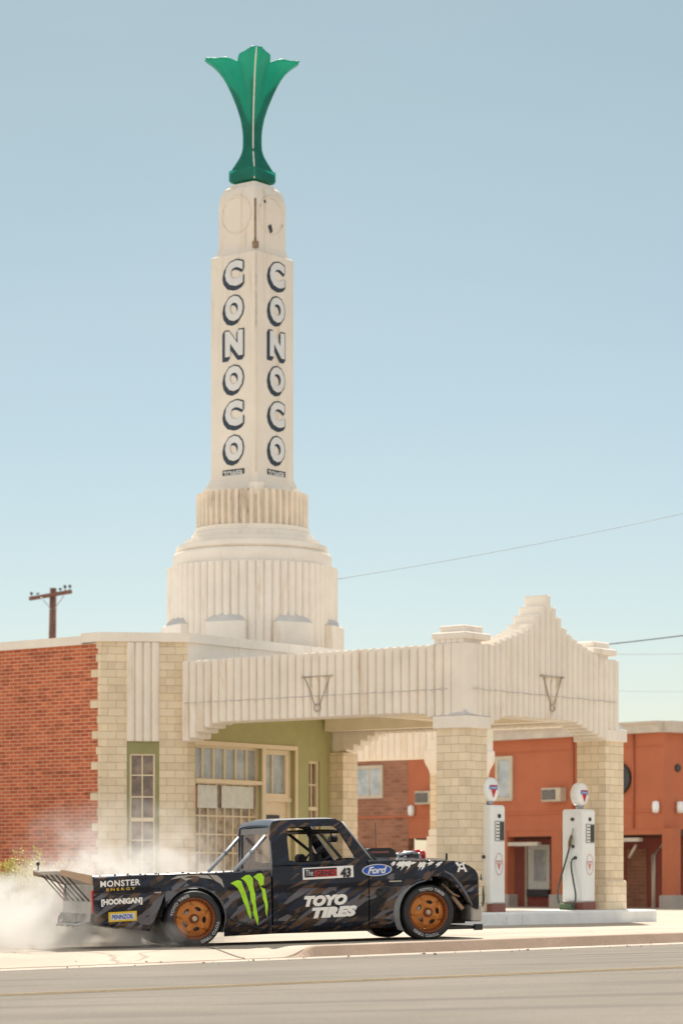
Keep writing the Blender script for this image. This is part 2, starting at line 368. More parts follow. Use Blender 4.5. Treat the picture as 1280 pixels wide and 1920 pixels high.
# kerb: its top ramps down to a dropped kerb at the driveway
mb = MB(); rs = []
for s_ in sa:
    if abs(s_) > 200: continue
    pts = []
    for d_, kind in ((-0.03, 'b'), (-0.03, 'c'), (0.075, 't'), (0.10, 'T'), (0.18, 'T'), (0.18, 'b')):
        x, y = kw(s_, d_); full = sm((s_ + 0.05)/0.32)
        zt = road_z(x, y) + 0.014 + full*(0.052 + 0.024*soft(x) + 0.006 - road_z(x, y) - 0.014)
        pts.append((x, y, road_z(x, y) - 0.1 if kind == 'b' else (road_z(x, y) + 0.016 if kind == 'c' else (zt - 0.008*full if kind == 't' else zt))))
    rs.append(pts)
mb.rings(rs, cap=True)
o = mb.build('kerb', M['kerb']); tag(o, 'brownish concrete kerb dropping at the driveway', kind='structure')
M['joint'] = groundmat('joint_tar', (0.26, 0.21, 0.17), (0.14, 0.12, 0.10), 1.0)
def joint(a, b, w_=0.016, lbl=''):
    mb = MB(); prev = None; n = 60
    for i in range(n+1):
        t = i/n; s_, d_ = a[0]+(b[0]-a[0])*t, a[1]+(b[1]-a[1])*t; x, y = kw(s_, d_); dx, dy = (KN if abs(b[0]-a[0]) > abs(b[1]-a[1]) else KD)*w_
        cur = (mb.pt((x, y, lot_z(x, y)+0.006)), mb.pt((x+dx, y+dy, lot_z(x+dx, y+dy)+0.006)))
        if prev: mb.idx([prev[0], cur[0], cur[1], prev[1]])
        prev = cur
    o = mb.build('concrete_joint', M['joint'], fix=False); tag(o, lbl, kind='structure')
joint((-0.62, 0.2), (-0.30, 2.4), 0.03, 'dark joint beside the dropped kerb')
joint((-14, 2.42), (18, 2.42), 0.02, 'long joint in the lot running parallel to the kerb')
joint((3.6, 0.2), (3.6, 9.5), 0.02, 'joint in the lot running back from the kerb on the right')
joint((-4.4, 0.2), (-4.4, 9.5), 0.02, 'joint in the lot running back from the driveway on the left')
# worn double yellow centre line, laid on the road
M['lineyellow'] = groundmat('worn_yellow_paint', (0.42, 0.30, 0.15), (0.24, 0.20, 0.16), 1.2, grit=0.3)
YA = R(24.3); yo = Vector((-2.76, 21.6)); yd = Vector((math.cos(YA), math.sin(YA))); yn = Vector((-yd.y, yd.x))
for off in (0.0, 0.24):
    mb = MB(); prev = None
    for i in range(-30, 31):
        a = yo + yd*i*1.0 + yn*off; b = a + yn*0.10
        cur = (mb.pt((a.x, a.y, road_z(a.x, a.y)+0.004)), mb.pt((b.x, b.y, road_z(b.x, b.y)+0.004)))
        if prev: mb.idx([prev[0], cur[0], cur[1], prev[1]])
        prev = cur
    o = mb.build('road_marking', M['lineyellow'], fix=False)
    tag(o, 'worn yellow centre line on the road, the %s of the pair' % ('nearer' if off == 0 else 'farther'), kind='structure')

# ------------------------------------------------------------------ the service station
CX, CY = 2.05, 44.0; SA = R(52.0); GZ = 0.05
cu_, su_ = math.cos(SA), math.sin(SA)
st = empty('service_station', (CX, CY, 0), SA)
tag(st, 'cream art deco filling station with tall lettered tower, fluted canopy and brick wing', 'service station')
def wxy(u, v): return CX + cu_*u - su_*v, CY + su_*u + cu_*v
def u_at(px, v):       # station coordinate of a photo column on the plane v
    k = (px-640)/FOC; return (k*(CY + cu_*v) - CX + su_*v)/(cu_ - su_*k)
def v_at(px, u):
    k = (px-640)/FOC; return (k*(CY + su_*u) - CX - cu_*u)/(-su_ - cu_*k)
def z_at(py, u, v): return CAM_H + (HOR-py)*wxy(u, v)[1]/FOC

def fluted(mb, p0, d, L, zb, zt, T, sp, bulge, m=0, both=True):
    """row of vertical half-round flutes; outside is to the right of direction d"""
    n = max(1, round(L/sp)); w_ = L/n; nx, ny = d[1], -d[0]
    for i in range(n):
        c = (i+0.5)*w_; b, t = zb(c), zt(c)
        if t - b < 0.02: continue
        q = []
        for k in range(7):
            a = math.pi*k/6; q.append((c - math.cos(a)*w_*0.47, math.sin(a)**0.9*bulge))
        back = [(x, -T - o_) if both else (x, -T) for x, o_ in q[::-1]]
        if not both: back = [back[0], back[-1]]
        poly = [(p0[0]+d[0]*x+nx*o_, p0[1]+d[1]*x+ny*o_) for x, o_ in q+back]
        n_ = len(poly)
        # slightly rounded lower ends
        cxm = p0[0]+d[0]*c - nx*T/2; cym = p0[1]+d[1]*c - ny*T/2
        sh = lambda s_: [(cxm+(x-cxm)*s_, cym+(y-cym)*s_) for x, y in poly]
        rs = [[(x, y, b) for x, y in sh(0.9)], [(x, y, b+0.02) for x, y in poly], [(x, y, t-0.02) for x, y in poly], [(x, y, t) for x, y in sh(0.93)]]
        mb.rings(rs, m, True)
    # backing slab closes the gaps between flutes
    for i in range(n):
        c = (i+0.5)*w_; b, t = zb(c)+0.025, zt(c)-0.03
        if t - b < 0.02: continue
        a0, a1 = c-w_*0.5, c+w_*0.5
        poly = [(p0[0]+d[0]*x-nx*o_, p0[1]+d[1]*x-ny*o_) for x, o_ in ((a0, 0.004), (a1, 0.004), (a1, T-0.004), (a0, T-0.004))]
        mb.prism(poly, b, t, m)

M['oldwire'] = plain('weathered_tube', (0.50, 0.43, 0.36), 0.7, var=0.35, scale=9)
M['neon'] = plain('dusty_neon_glass', (0.62, 0.58, 0.54), 0.5, var=0.2, scale=6)
LV, LU, TH = 6.2, 4.66, 0.34
TOPZ = 4.72
# fascia facing the street (runs along v at u = 0, outside is -u)
side_bot = [(0.0, 3.40), (0.62, 3.44), (0.70, 3.50), (0.88, 3.56), (1.1, 3.59), (5.35, 3.59), (5.5, 3.54), (5.68, 3.47), (5.85, 3.38), (6.0, 3.29), (6.2, 3.27)]
can = empty('canopy', (0, 0, 0), 0, st)
mb = MB(); fluted(mb, (0, LV), (0, -1), LV-0.26, lambda c: lerp(side_bot, LV-c), lambda c: TOPZ, TH, 0.173, 0.078)
mb.build('fascia', M['stucco'], can)
gtop = [(0, 5.70), (0.08, 5.70), (0.169, 5.50), (0.338, 5.34), (0.507, 5.17), (0.676, 5.07), (0.845, 5.0), (1.01, 4.94), (1.35, 4.84), (1.6, 4.76), (1.75, 4.72), (9, 4.72)]
gbot = [(0, 3.36), (0.62, 3.38), (0.8, 3.45), (0.95, 3.52), (1.2, 3.56), (3.2, 3.56), (3.45, 3.50), (3.7, 3.43), (3.9, 3.37), (4.1, 3.31), (4.9, 3.29)]
mb = MB(); fluted(mb, (0.26, 0), (1, 0), LU-0.26, lambda c: lerp(gbot, c+0.26), lambda c: lerp(gtop, abs(c+0.26-2.376)), 0.36, 0.168, 0.07)
mb.build('gable', M['stucco'], can)
# blunt corner post between the two fascias
mb = MB(); mb.rings([[(x, y, z) for x, y in ((-0.045, 0.26), (-0.045, 0.05), (0.02, -0.03), (0.26, -0.045), (0.26, 0.26))] for z in (3.37, TOPZ)], 0)
for i, a_ in enumerate((0.20, 0.31)):
    pass
mb.build('corner_post', M['stucco'], can)
# far side fascia, seen from inside through the arches
mb = MB(); fluted(mb, (LU-0.34, 0.38), (0, 1), LV-0.38, lambda c: lerp([(0, 3.36), (0.25, 3.40), (0.4, 3.48), (0.6, 3.56), (4.75, 3.58), (4.95, 3.5), (5.2, 3.38), (5.4, 3.28), (6, 3.2)], c), lambda c: TOPZ, -0.34, 0.173, 0.045)
mb.build('fascia', M['stucco'], can)
# roof slab, soffit and beams
mb = MB(); mb.box((0.33, 0.37, 4.02), (LU-0.36, LV-0.02, 4.16)); mb.box((0.36, 2.9, 3.70), (LU-0.38, 3.25, 4.02)); mb.box((0.345, 0.38, 3.62), (0.62, LV-0.02, 4.0)); mb.box((LU-0.62, 0.40, 3.64), (LU-0.385, LV-0.03, 4.01))
mb.build('soffit', M['soffit'], can)
mb = MB()
rf = [(0.36, 4.50), (LU/2, 4.84), (LU-0.36, 4.50)]
mb.rings([[(0.36, y, 4.45), (LU-0.37, y, 4.45), (LU-0.37, y, 4.5), (LU/2, y, 4.84), (0.36, y, 4.5)] for y in (LV-0.01, 4.4)], 0)
mb.box((0.35, 0.38, 4.30), (LU-0.365, LV-0.015, 4.44))
mb.build('roof_deck', M['metalcap'], can)
# finial blocks on the corners
for (a, b) in ((0.02, 0.02), (3.92, 0.0)):
    mb = MB()
    fluted(mb, (a-0.03, b+0.62), (0, -1), 0.60, lambda c: TOPZ-0.01, lambda c: TOPZ+0.08, 0.5, 0.12, 0.02)
    mb.box((a-0.06, b-0.04, TOPZ+0.07), (a+0.68, b+0.66, TOPZ+0.19), bev=0.02)
    mb.box((a+0.03, b+0.05, TOPZ+0.185), (a+0.58, b+0.57, TOPZ+0.31), bev=0.02)
    mb.build('finial', M['stucco'], can)
# neon tube along both fascias and the wire triangles
mb = MB()
pts = [(-0.075, LV-0.1-i*0.17, 3.965 + 0.006*math.sin(i*2.3)) for i in range(35)]
mb.tube(pts, 0.008, 6, 0)
pts = [(0.1+i*0.17, -0.07, 3.965 + 0.006*math.sin(i*1.7)) for i in range(27)]
mb.tube(pts, 0.008, 6, 0)
mb.build('neon_tube', M['neon'], can)
def tri(c, d, w_, h_):
    mb = MB(); nx, ny = d[1], -d[0]
    P = lambda x, z, o_=0.08: (c[0]+d[0]*x+nx*o_, c[1]+d[1]*x+ny*o_, c[2]+z)
    q = 0.03
    for a, b in (((-w_/2, h_/2), (w_/2, h_/2)), ((-w_/2+q, h_/2), (-0.05, -h_/2+0.06)), ((w_/2-q, h_/2), (0.05, -h_/2+0.06))):
        mb.tube([P(*a), P(*b)], 0.012, 6, 1)
        mb.tube([P(a[0]*0.8, a[1]-0.04, 0.06), P(b[0]*0.8, b[1]+(-0.04 if b[1] > 0 else 0.06), 0.06)], 0.011, 6, 0)
    mb.tube([P(0.07*math.cos(t), -h_/2+0.02+0.06*math.sin(t)) for t in [2*math.pi*k/12 for k in range(13)]], 0.014, 6, 1, cap=False)
    for x, z in ((-w_/2, h_/2), (w_/2, h_/2)): mb.tube([P(x, z, 0.0), P(x, z, 0.11)], 0.022, 6, 1)
    mb.tube([P(0, h_/2-0.06, 0.05), P(0, -h_/2+0.14, 0.05)], 0.01, 6, 0)
    mb.build('neon_triangle', [M['cream'], M['oldwire']], can)
tri((0.0, v_at(600, 0), 4.02), (0, -1), 0.62, 0.56)
tri((u_at(1028, 0), 0.0, 4.02), (1, 0), 0.62, 0.56)

# piers
def pier(u0, v0, w_, d_, ztop, name='pier', base=True, cap=True):
    p = empty(name, (u0, v0, 0), 0, st)
    mb = MB(); mb.box((0, 0, 0.02), (w_, d_, ztop)); mb.build('shaft', M['block'], p)
    if base:
        mb = MB(); mb.box((-0.03, -0.05, 0.0), (w_+0.05, d_+0.04, 0.80), bev=0.03); mb.build('base', M['block'], p)
    if cap:
        mb = MB(); b = 0.05
        mb.box((-b, -b, ztop-0.02), (w_+b, d_+b, ztop+0.19), bev=0.012)
        mb.rings([[(-b, -b, ztop+0.19), (w_+b, -b, ztop+0.19), (w_+b, d_+b, ztop+0.19), (-b, d_+b, ztop+0.19)],
                  [(-b, -b+0.03, ztop+0.20), (w_+b-0.03, -b+0.03, ztop+0.20), (w_+b-0.03, d_+b-0.03, ztop+0.20), (-b+0.03, d_+b-0.03, ztop+0.20)],
                  [(0.03, 0.03, ztop+0.29), (w_-0.03, 0.03, ztop+0.29), (w_-0.03, d_-0.03, ztop+0.29), (0.03, d_-0.03, ztop+0.29)]], 1)
        mb.build('capital', [M['stucco'], M['metalcap']], p)
    return p
pier(-0.04, -0.03, 0.60, 0.60, 3.33)
pier(4.26, -0.01, 0.60, 0.60, 3.29)
pier(4.24, 5.88, 0.46, 0.36, 3.24, cap=False, base=False)

# office walls: grid with openings
def wall(name, p0, d, L, z0, z1, holes, mats, cellmat=None, T=0.16, parent=st, cuts=()):
    """outside to the right of d; holes = (a0,a1,z0,z1)"""
    mb = MB(); nx, ny = d[1], -d[0]
    P = lambda a, z, o_=0.0: (p0[0]+d[0]*a+nx*o_, p0[1]+d[1]*a+ny*o_, z)
    A = sorted({0, L, *[h for q in holes for h in q[:2]], *[c for c in cuts if c > 0]}); Z = sorted({z0, z1, *[h for q in holes for h in q[2:]], *[-c for c in cuts if c < 0]})
    for a0, a1 in zip(A[:-1], A[1:]):
        for b0, b1 in zip(Z[:-1], Z[1:]):
            am, bm_ = (a0+a1)/2, (b0+b1)/2
            if any(h[0] < am < h[1] and h[2] < bm_ < h[3] for h in holes): continue
            mb.face([P(a0, b0), P(a1, b0), P(a1, b1), P(a0, b1)], cellmat(am, bm_) if cellmat else 0)
    for h in holes:
        a0, a1, b0, b1 = h[:4]
        for q in (((a0, b0), (a1, b0)), ((a1, b0), (a1, b1)), ((a1, b1), (a0, b1)), ((a0, b1), (a0, b0))):
            mm = cellmat(a0-0.01, b1-0.02) if cellmat else 0
            mb.face([P(*q[0]), P(*q[1]), P(*q[1], -T), P(*q[0], -T)], mm)
    return mb.build(name, mats, parent, fix=False), P

UK = u_at(352, LV); KP = (UK, LV)
# wall under the canopy, along u at v = LV (outside is -v)
def ua(px): return u_at(px, LV) - UK
def uz(py, px): return z_at(py, u_at(px, LV), LV)
W1 = LU - UK + 0.05
big = (ua(367), ua(491), 0.35, uz(1399, 430))
door = (ua(494), ua(552), 0.12, uz(1406, 520))
slim = (ua(579), ua(600), 0.8, uz(1427, 590))
def cm1(a, z):
    if z > 4.44: return 2
    if a < ua(367)-0.02: return 0
    return 1
wall('office_wall', KP, (1, 0), W1, 0.0, 5.10, [big, door, slim], [M['block'], M['green'], M['stucco']], cm1, cuts=(ua(366), -4.45))
def framed(parent, name, P, a0, a1, z0, z1, cols, rows, dep, fw, panemat, frmat, bar=0.025, rail=None, sub=True):
    w_ = empty(name, (0, 0, 0), 0, parent)
    mb = MB()
    def bx(x0, x1, y0, y1, o0, o1):
        q = [P(x0, y0, o0), P(x1, y0, o0), P(x1, y0, o1), P(x0, y0, o1)]
        t = [P(x0, y1, o0), P(x1, y1, o0), P(x1, y1, o1), P(x0, y1, o1)]
        mb.rings([q, t], 0)
    bx(a0, a0+fw, z0, z1, -dep, -dep+0.07); bx(a1-fw, a1, z0, z1, -dep, -dep+0.07)
    bx(a0+fw, a1-fw, z0, z0+fw, -dep, -dep+0.068); bx(a0+fw, a1-fw, z1-fw, z1, -dep, -dep+0.068)
    for c in cols:
        x = a0 + (a1-a0)*c; bx(x-bar/2, x+bar/2, z0+fw, z1-fw, -dep+0.005, -dep+0.045)
    for r in rows:
        z = z0 + (z1-z0)*r; bx(a0+fw, a1-fw, z-bar/2, z+bar/2, -dep+0.006, -dep+0.050)
    if rail:
        z = z0 + (z1-z0)*rail; bx(a0+fw*0.5, a1-fw*0.5, z-0.035, z+0.035, -dep+0.004, -dep+0.085)
    mb.build('frame', frmat, w_)
    mb = MB(); mb.face([P(a0+0.01, z0+0.01, -dep+0.012), P(a1-0.01, z0+0.01, -dep+0.012), P(a1-0.01, z1-0.01, -dep+0.012), P(a0+0.01, z1-0.01, -dep+0.012)])
    mb.build('pane', panemat, w_, fix=False)
    return w_
P1 = lambda a, z, o=0.0: (KP[0]+a, KP[1]-o, z)
zt1 = uz(1466, 430); zt2 = uz(1516, 430)
# big shop window: transom lights, poster band, gridded panes
framed(st, 'window', P1, big[0], big[1], zt1, big[3], [i/6 for i in range(1, 6)], [], 0.15, 0.05, M['paneblue'], M['cream'], 0.04)
framed(st, 'window', P1, big[0], big[1], big[2], zt1, [i/8 for i in range(1, 8)], [0.12, 0.27, 0.42, 0.57, 0.72], 0.15, 0.05, M['panewarm'], M['cream'], 0.028)
mb = MB()
for a0, a1, z0, z1, mm in ((ua(371), ua(376), zt2+0.02, zt1-0.1, 1), (ua(377), ua(414), zt2+0.0, zt1-0.07, 0), (ua(422), ua(482), zt2+0.01, zt1-0.07, 0)):
    mb.face([P1(a0, z0, -0.085), P1(a1, z0, -0.085), P1(a1, z1, -0.085), P1(a0, z1, -0.085)], mm)
mb.build('poster', [M['paper'], M['pink']], st, fix=False)
# door leaf
dz1 = uz(1497, 520); dr = empty('door', (0, 0, 0), 0, st)
framed(st, 'window', P1, door[0]+0.0, door[1]-0.10, dz1, door[3]-0.0, [0.45], [], 0.13, 0.09, M['paneblue'], M['cream'], 0.03)
mb = MB(); mb.box((KP[0]+door[0], LV+0.13, door[2]), (KP[0]+door[1], LV+0.17, dz1)); mb.box((KP[0]+door[1]-0.099, LV+0.09, door[2]), (KP[0]+door[1]+0.001, LV+0.171, door[3]))
mb.box((KP[0]+door[0], LV+0.05, dz1-0.06), (KP[0]+door[1]-0.02, LV+0.128, dz1+0.01)); mb.box((KP[0]+door[0]+0.12, LV+0.11, door[2]+0.2), (KP[0]+door[1]-0.2, LV+0.129, dz1-0.5))
mb.build('leaf', M['cream'], dr)
mb = MB(); mb.box((KP[0]+door[0]+0.05, LV+0.105, uz(1531, 520)-0.05), (KP[0]+door[1]-0.32, LV+0.112, uz(1531, 520)+0.03)); mb.build('letter_slot', M['darkgrey'], dr)
framed(st, 'window', P1, slim[0], slim[1], slim[2], slim[3], [0.5], [0.2, 0.4, 0.8], 0.12, 0.05, M['pane'], M['cream'], 0.03, rail=0.6)
mb = MB()   # trim round the shop front
for a0, a1, z0, z1 in ((big[0]-0.05, door[1]+0.06, big[3]-0.01, big[3]+0.07), (big[1]-0.015, door[0]+0.035, 0.1, big[3]-0.012), (door[1]+0.002, door[1]+0.06, 0.1, big[3]-0.012)):
    mb.box((KP[0]+a0, LV-0.035, z0), (KP[0]+a1, LV-0.003, z1))
mb.box((KP[0]+big[0], LV-0.03, zt1-0.035), (KP[0]+big[1]-0.02, LV+0.10, zt1+0.035))
mb.build('window_trim', M['cream'], st)
# chamfered corner with the fluted panel and its tall window
c45 = math.sqrt(0.5); K2 = None
def ch_t(px):
    k = (px-640)/FOC; X0, Y0 = wxy(*KP); X1, Y1 = wxy(KP[0]-c45, KP[1]+c45)
    dx, dy = X1-X0, Y1-Y0; return (k*Y0 - X0)/(dx - k*dy)
LC = ch_t(190); K2 = (KP[0]-c45*LC, KP[1]+c45*LC)
CY_ = wxy(*K2)[1]; czt = lambda py: CAM_H + (HOR-py)*CY_/FOC
def ca(px): return LC - ch_t(px)
hole = (ca(238), ca(299), 0.35, czt(1389))
W2, P2 = wall('office_wall', K2, (c45, -c45), LC, 0.0, 5.10, [hole], [M['block']], None, 0.14)
mb = MB(); fluted(mb, (K2[0]+c45*ca(238), K2[1]-c45*ca(238)), (c45, -c45), hole[1]-hole[0], lambda c: hole[3]-0.005, lambda c: 5.06, 0.04, (hole[1]-hole[0])/4.0, 0.055, both=False)
mb.build('fluted_panel', M['stucco'], st)
mb = MB()
a0, a1, z0, z1 = hole; fz = czt(1412)
for x0, x1, y0, y1 in ((a0+0.001, a0+0.05, z0, z1), (a1-0.07, a1-0.001, z0, z1), (a0+0.05, a1-0.07, fz, z1-0.001)):
    mb.rings([[P2(x0, y0, -0.12), P2(x1, y0, -0.12), P2(x1, y0, -0.02), P2(x0, y0, -0.02)], [P2(x0, y1, -0.12), P2(x1, y1, -0.12), P2(x1, y1, -0.02), P2(x0, y1, -0.02)]])
mb.build('window_surround', M['greendark'], st)
framed(st, 'window', P2, a0+0.052, a1-0.072, z0, fz-0.002, [0.5], [1-0.143*i for i in (1, 2, 4, 5, 6)], 0.12, 0.035, M['pane'], M['cream'], 0.022, rail=1-0.143*3.05)
# brick wing going left, with toothed block quoins
LB = 13.0
wall('brick_wall', (K2[0], K2[1]+LB), (0, -1), LB-0.06, 0.0, 5.04, [], [M['brick']])
mb = MB(); nrow = int(5.0/0.276)
for i in range(nrow):
    w_ = 0.10 if i % 2 else 0.24
    z0 = 0.02 + i*0.276
    mb.box((K2[0]-0.006, K2[1], z0), (K2[0]+0.1, K2[1]+w_+0.02*((i*7)%3-1), z0+ (0.135 if i % 2 else 0.141)))
    mb.box((K2[0]-0.006, K2[1], z0+0.141), (K2[0]+0.1, K2[1]+0.07, z0+0.276))
mb.box((K2[0]-0.004, K2[1]-0.02, 4.95), (K2[0]+0.1, K2[1]+0.12, 5.072)); mb.build('quoin', M['block'], st)
# roof and coping
mb = MB(); mb.prism([(KP[0]+0.02, KP[1]+0.02), (LU, KP[1]+0.02), (LU, KP[1]+LB+2), (K2[0]+0.03, K2[1]+LB), (K2[0]+0.03, K2[1]+0.02)], 4.85, 4.98)
mb.build('roof', M['metalcap'], st)
def coping(pts, z0, z1, o_, name='coping'):
    mb = MB()
    for (a, b) in zip(pts[:-1], pts[1:]):
        d = (Vector(b)-Vector(a)).normalized(); n_ = Vector((d.y, -d.x))
        A, B = Vector(a)+n_*o_ - d*0.0, Vector(b)+n_*o_
        C_, D_ = Vector(b)-n_*0.28, Vector(a)-n_*0.28
        mb.prism([tuple(A), tuple(B), tuple(C_), tuple(D_)], z0, z1)
    mb.build(name, M['stucco'], st)
# mitred coping round the chamfer
oc = 0.05
def mit(p, d1, d2, o_):
    n1 = Vector((d1[1], -d1[0])); n2 = Vector((d2[1], -d2[0])); b = (n1+n2).normalized(); return (p[0]+b.x*o_/b.dot(n1), p[1]+b.y*o_/b.dot(n1))
dA, dB, dC = (0, -1), (c45, -c45), (1, 0)
o1 = [(K2[0]-oc, K2[1]+0.45), mit(K2, dA, dB, oc), mit(KP, dB, dC, oc), (LU, KP[1]-oc)]
i1 = [(K2[0]+0.3, K2[1]+0.45), mit(K2, dA, dB, -0.3), mit(KP, dB, dC, -0.3), (LU, KP[1]+0.3)]
mb = MB(); mb.rings([[(*o1[i], 5.07), (*i1[i], 5.07), (*i1[i], 5.235), (*o1[i], 5.235)] for i in range(4)])
mb.build('coping', M['stucco'], st)
mb = MB(); mb.rings([[(K2[0]-0.035, y, 5.035), (K2[0]+0.3, y, 5.035), (K2[0]+0.3, y, 5.19), (K2[0]-0.035, y, 5.19)] for y in (K2[1]+0.452, K2[1]+LB)])
mb.build('coping', M['stucco'], st)
# end wall of the office (right of the shop front, seen only from the side) and a rear block
mb = MB(); mb.prism([(LU-0.001, KP[1]+0.01), (LU+0.04, KP[1]+0.01), (LU+0.04, KP[1]+LB+2), (LU-0.001, KP[1]+LB+2)], 0, 5.1); mb.build('office_wall', M['block'], st)

# second canopy wing beyond, seen under the arch
s2 = empty('rear_canopy', (0, 0, 0), 0, st)
def uv_of(X, Y): dx, dy = X-CX, Y-CY; return cu_*dx+su_*dy, -su_*dx+cu_*dy
q = uv_of((875-640)/FOC*58, 58.0)
mb = MB(); fluted(mb, (q[0]-0.3, q[1]+7.6), (0, -1), 7.6, lambda c: 3.46, lambda c: 4.7, 0.34, 0.173, 0.045)
mb.build('fascia', M['stucco'], s2)
mb = MB(); mb.box((q[0]+0.06, q[1]+0.2, 4.0), (q[0]+1.0, q[1]+7.6, 4.1)); mb.box((q[0]-0.2, q[1]-0.06, 3.6), (q[0]+0.9, q[1]+0.06, 4.6)); mb.build('soffit', M['soffit'], s2)
mb = MB(); a = 0.46
mb.box((q[0]-a, q[1]-a+0.2, 0.02), (q[0]+a, q[1]+a+0.2, 3.2)); mb.build('shaft', M['block'], s2)
mb = MB()
for i, (z0, z1, e) in enumerate(((0.0, 1.55, 0.08), (1.55, 1.75, 0.06), (1.75, 1.9, 0.03))): mb.box((q[0]-a-e, q[1]-a-e+0.2, z0+0.001*i), (q[0]+a+e, q[1]+a+e+0.2, z1), bev=0.02)
mb.build('base', M['stucco'], s2)
mb = MB()
mb.rings([[(q[0]+x*e, q[1]+0.2+y*e, z) for x, y in ((-1,-1),(1,-1),(1,1),(-1,1))] for z, e in ((3.1, a), (3.2, a+0.02), (3.35, a+0.08), (3.4, a+0.09), (3.6, a+0.09), (3.62, a+0.06), (3.85, a+0.03))])
mb.build('capital', M['stucco'], s2)

# ------------------------------------------------------------------ the tower
TX, TY = (473-640)/FOC*53.0, 53.0; TS = FOC/TY
tw = empty('tower', (0, 0, 0), 0, st)
tu, tv = uv_of(TX, TY)
def tz(py): return CAM_H + (HOR-py)/TS
def fl_ring(mb, r, n, z0, z1, bulge, m=0, gap=0.47, sharp=0.8, inner=None):
    for i in range(n):
        a = 2*math.pi*i/n; hw = math.pi/n
        q_ = []
        for k in range(7):
            t = -1 + 2*k/6; aa = a + t*hw*gap*2; rr = r - bulge + bulge*(max(0, 1-t*t))**sharp*1.0
            q_.append((tu+rr*math.cos(aa), tv+rr*math.sin(aa)))
        ri = r-bulge-0.08; q_ += [(tu+ri*math.cos(a+hw*gap*2), tv+ri*math.sin(a+hw*gap*2)), (tu+ri*math.cos(a-hw*gap*2), tv+ri*math.sin(a-hw*gap*2))]
        mb.rings([[(x, y, z) for x, y in q_] for z in (z0, z1)], m)
px = 1/TS
mb = MB(); fl_ring(mb, 160*px, 64, 4.9, tz(1069), 0.05); mb.lathe([(160*px-0.06, 4.9), (160*px-0.06, tz(1070))], 64, (tu, tv, 0), 0, False)
mb.build('drum', M['stucco'], tw)
mb = MB()
prof = [(157, 1071), (149, 1066), (148, 1046), (146, 1042), (138, 1041), (143, 1036), (141, 1028), (128, 1026), (127, 1018), (116, 1017), (113, 1006), (108, 1003), (108, 995), (96, 994)]
mb.lathe([(r*px, tz(y)) for r, y in prof], 96, (tu, tv, 0), 0, False); mb.build('stepped_ring', M['stucco'], tw)
mb = MB(); fl_ring(mb, 105*px, 46, tz(994)-0.01, tz(930), 0.075, gap=0.33, sharp=0.6); mb.lathe([(105*px-0.09, tz(995)), (105*px-0.09, tz(932))], 46, (tu, tv, 0), 1, False)
mb.build('fluted_collar', [M['stucco_dirty'], M['stucco_dirty']], tw)
# small round-topped balconies round the foot of the drum
for k in range(8):
    a = math.radians(270 - 52 - 15.5 + 45*k)      # in station axes
    ax, ay = math.cos(a), math.sin(a)
    mb = MB(); r0 = 160*px
    def bp_(t, o_, z): 
        return (tu+ax*(r0+o_)-ay*t, tv+ay*(r0+o_)+ax*t, z)
    hw = 0.40; zt_ = tz(1180)
    rs = []
    for z, s_, o_ in ((4.95, 1.0, 0.10), (zt_-0.02, 1.0, 0.10), (zt_, 1.0, 0.09), (zt_+0.10, 0.78, 0.0), (zt_+0.17, 0.4, -0.06)):
        rs.append([bp_(-hw*s_, -0.25, z), bp_(-hw*s_, o_-0.02, z), bp_(-hw*s_*0.6, o_+0.02, z), bp_(hw*s_*0.6, o_+0.02, z), bp_(hw*s_, o_-0.02, z), bp_(hw*s_, -0.25, z)])
    mb.rings(rs[:3], 0); mb.rings(rs[2:], 1)
    mb.build('bracket', [M['stucco'], M['metalcap']], tw)
# square shaft, turned like the canopy
def sq(h, z, dx=0.0): return [(tu-h, tv-h, z), (tu+h, tv-h, z), (tu+h, tv+h, z), (tu-h, tv+h, z)]
HS = 0.595; b = 0.03
def sqc(h, z, c=0.035):   # square with nicked corners
    q_ = []
    for sx, sy in ((-1,-1),(1,-1),(1,1),(-1,1)):
        if sx*sy > 0: q_ += [(tu+sx*h, tv+sy*(h-c), z), (tu+sx*(h-c), tv+sy*h, z)] 
        else: q_ += [(tu+sx*(h-c), tv+sy*h, z), (tu+sx*h, tv+sy*(h-c), z)]
    return q_
mb = MB(); mb.rings([sqc(HS+0.13, tz(928)), sqc(HS+0.115, tz(922)), sqc(HS+0.05, tz(912)), sqc(HS+0.012, tz(903)), sqc(HS, tz(892)), sqc(HS, tz(488)), sqc(HS-0.02, tz(486))])
mb.build('shaft', M['tower'], tw)
mb = MB(); mb.rings([[(x, y, z) for x, y in ((tu-HS-0.20, tv-HS+0.0), (tu-HS-0.16, tv-HS-0.16), (tu-HS+0.0, tv-HS-0.20), (tu-HS+0.3, tv-HS+0.3))] for z in (tz(940), tz(918))]); mb.build('corner_block', M['stucco'], tw)
HB = 0.485
rs = [sqc(HB+0.07, tz(488)), sqc(HB+0.04, tz(484)), sqc(HB, tz(470)), sqc(HB, tz(393))]
for t in (0.3, 0.55, 0.75, 0.9, 1.0): rs.append(sqc(HB-0.155*(1-math.sqrt(1-t*t*0.96)), tz(393) + t*0.40))
rs.append(sqc(HB-0.155, tz(350)))
mb = MB(); mb.rings(rs); mb.build('tower_head', M['tower'], tw)
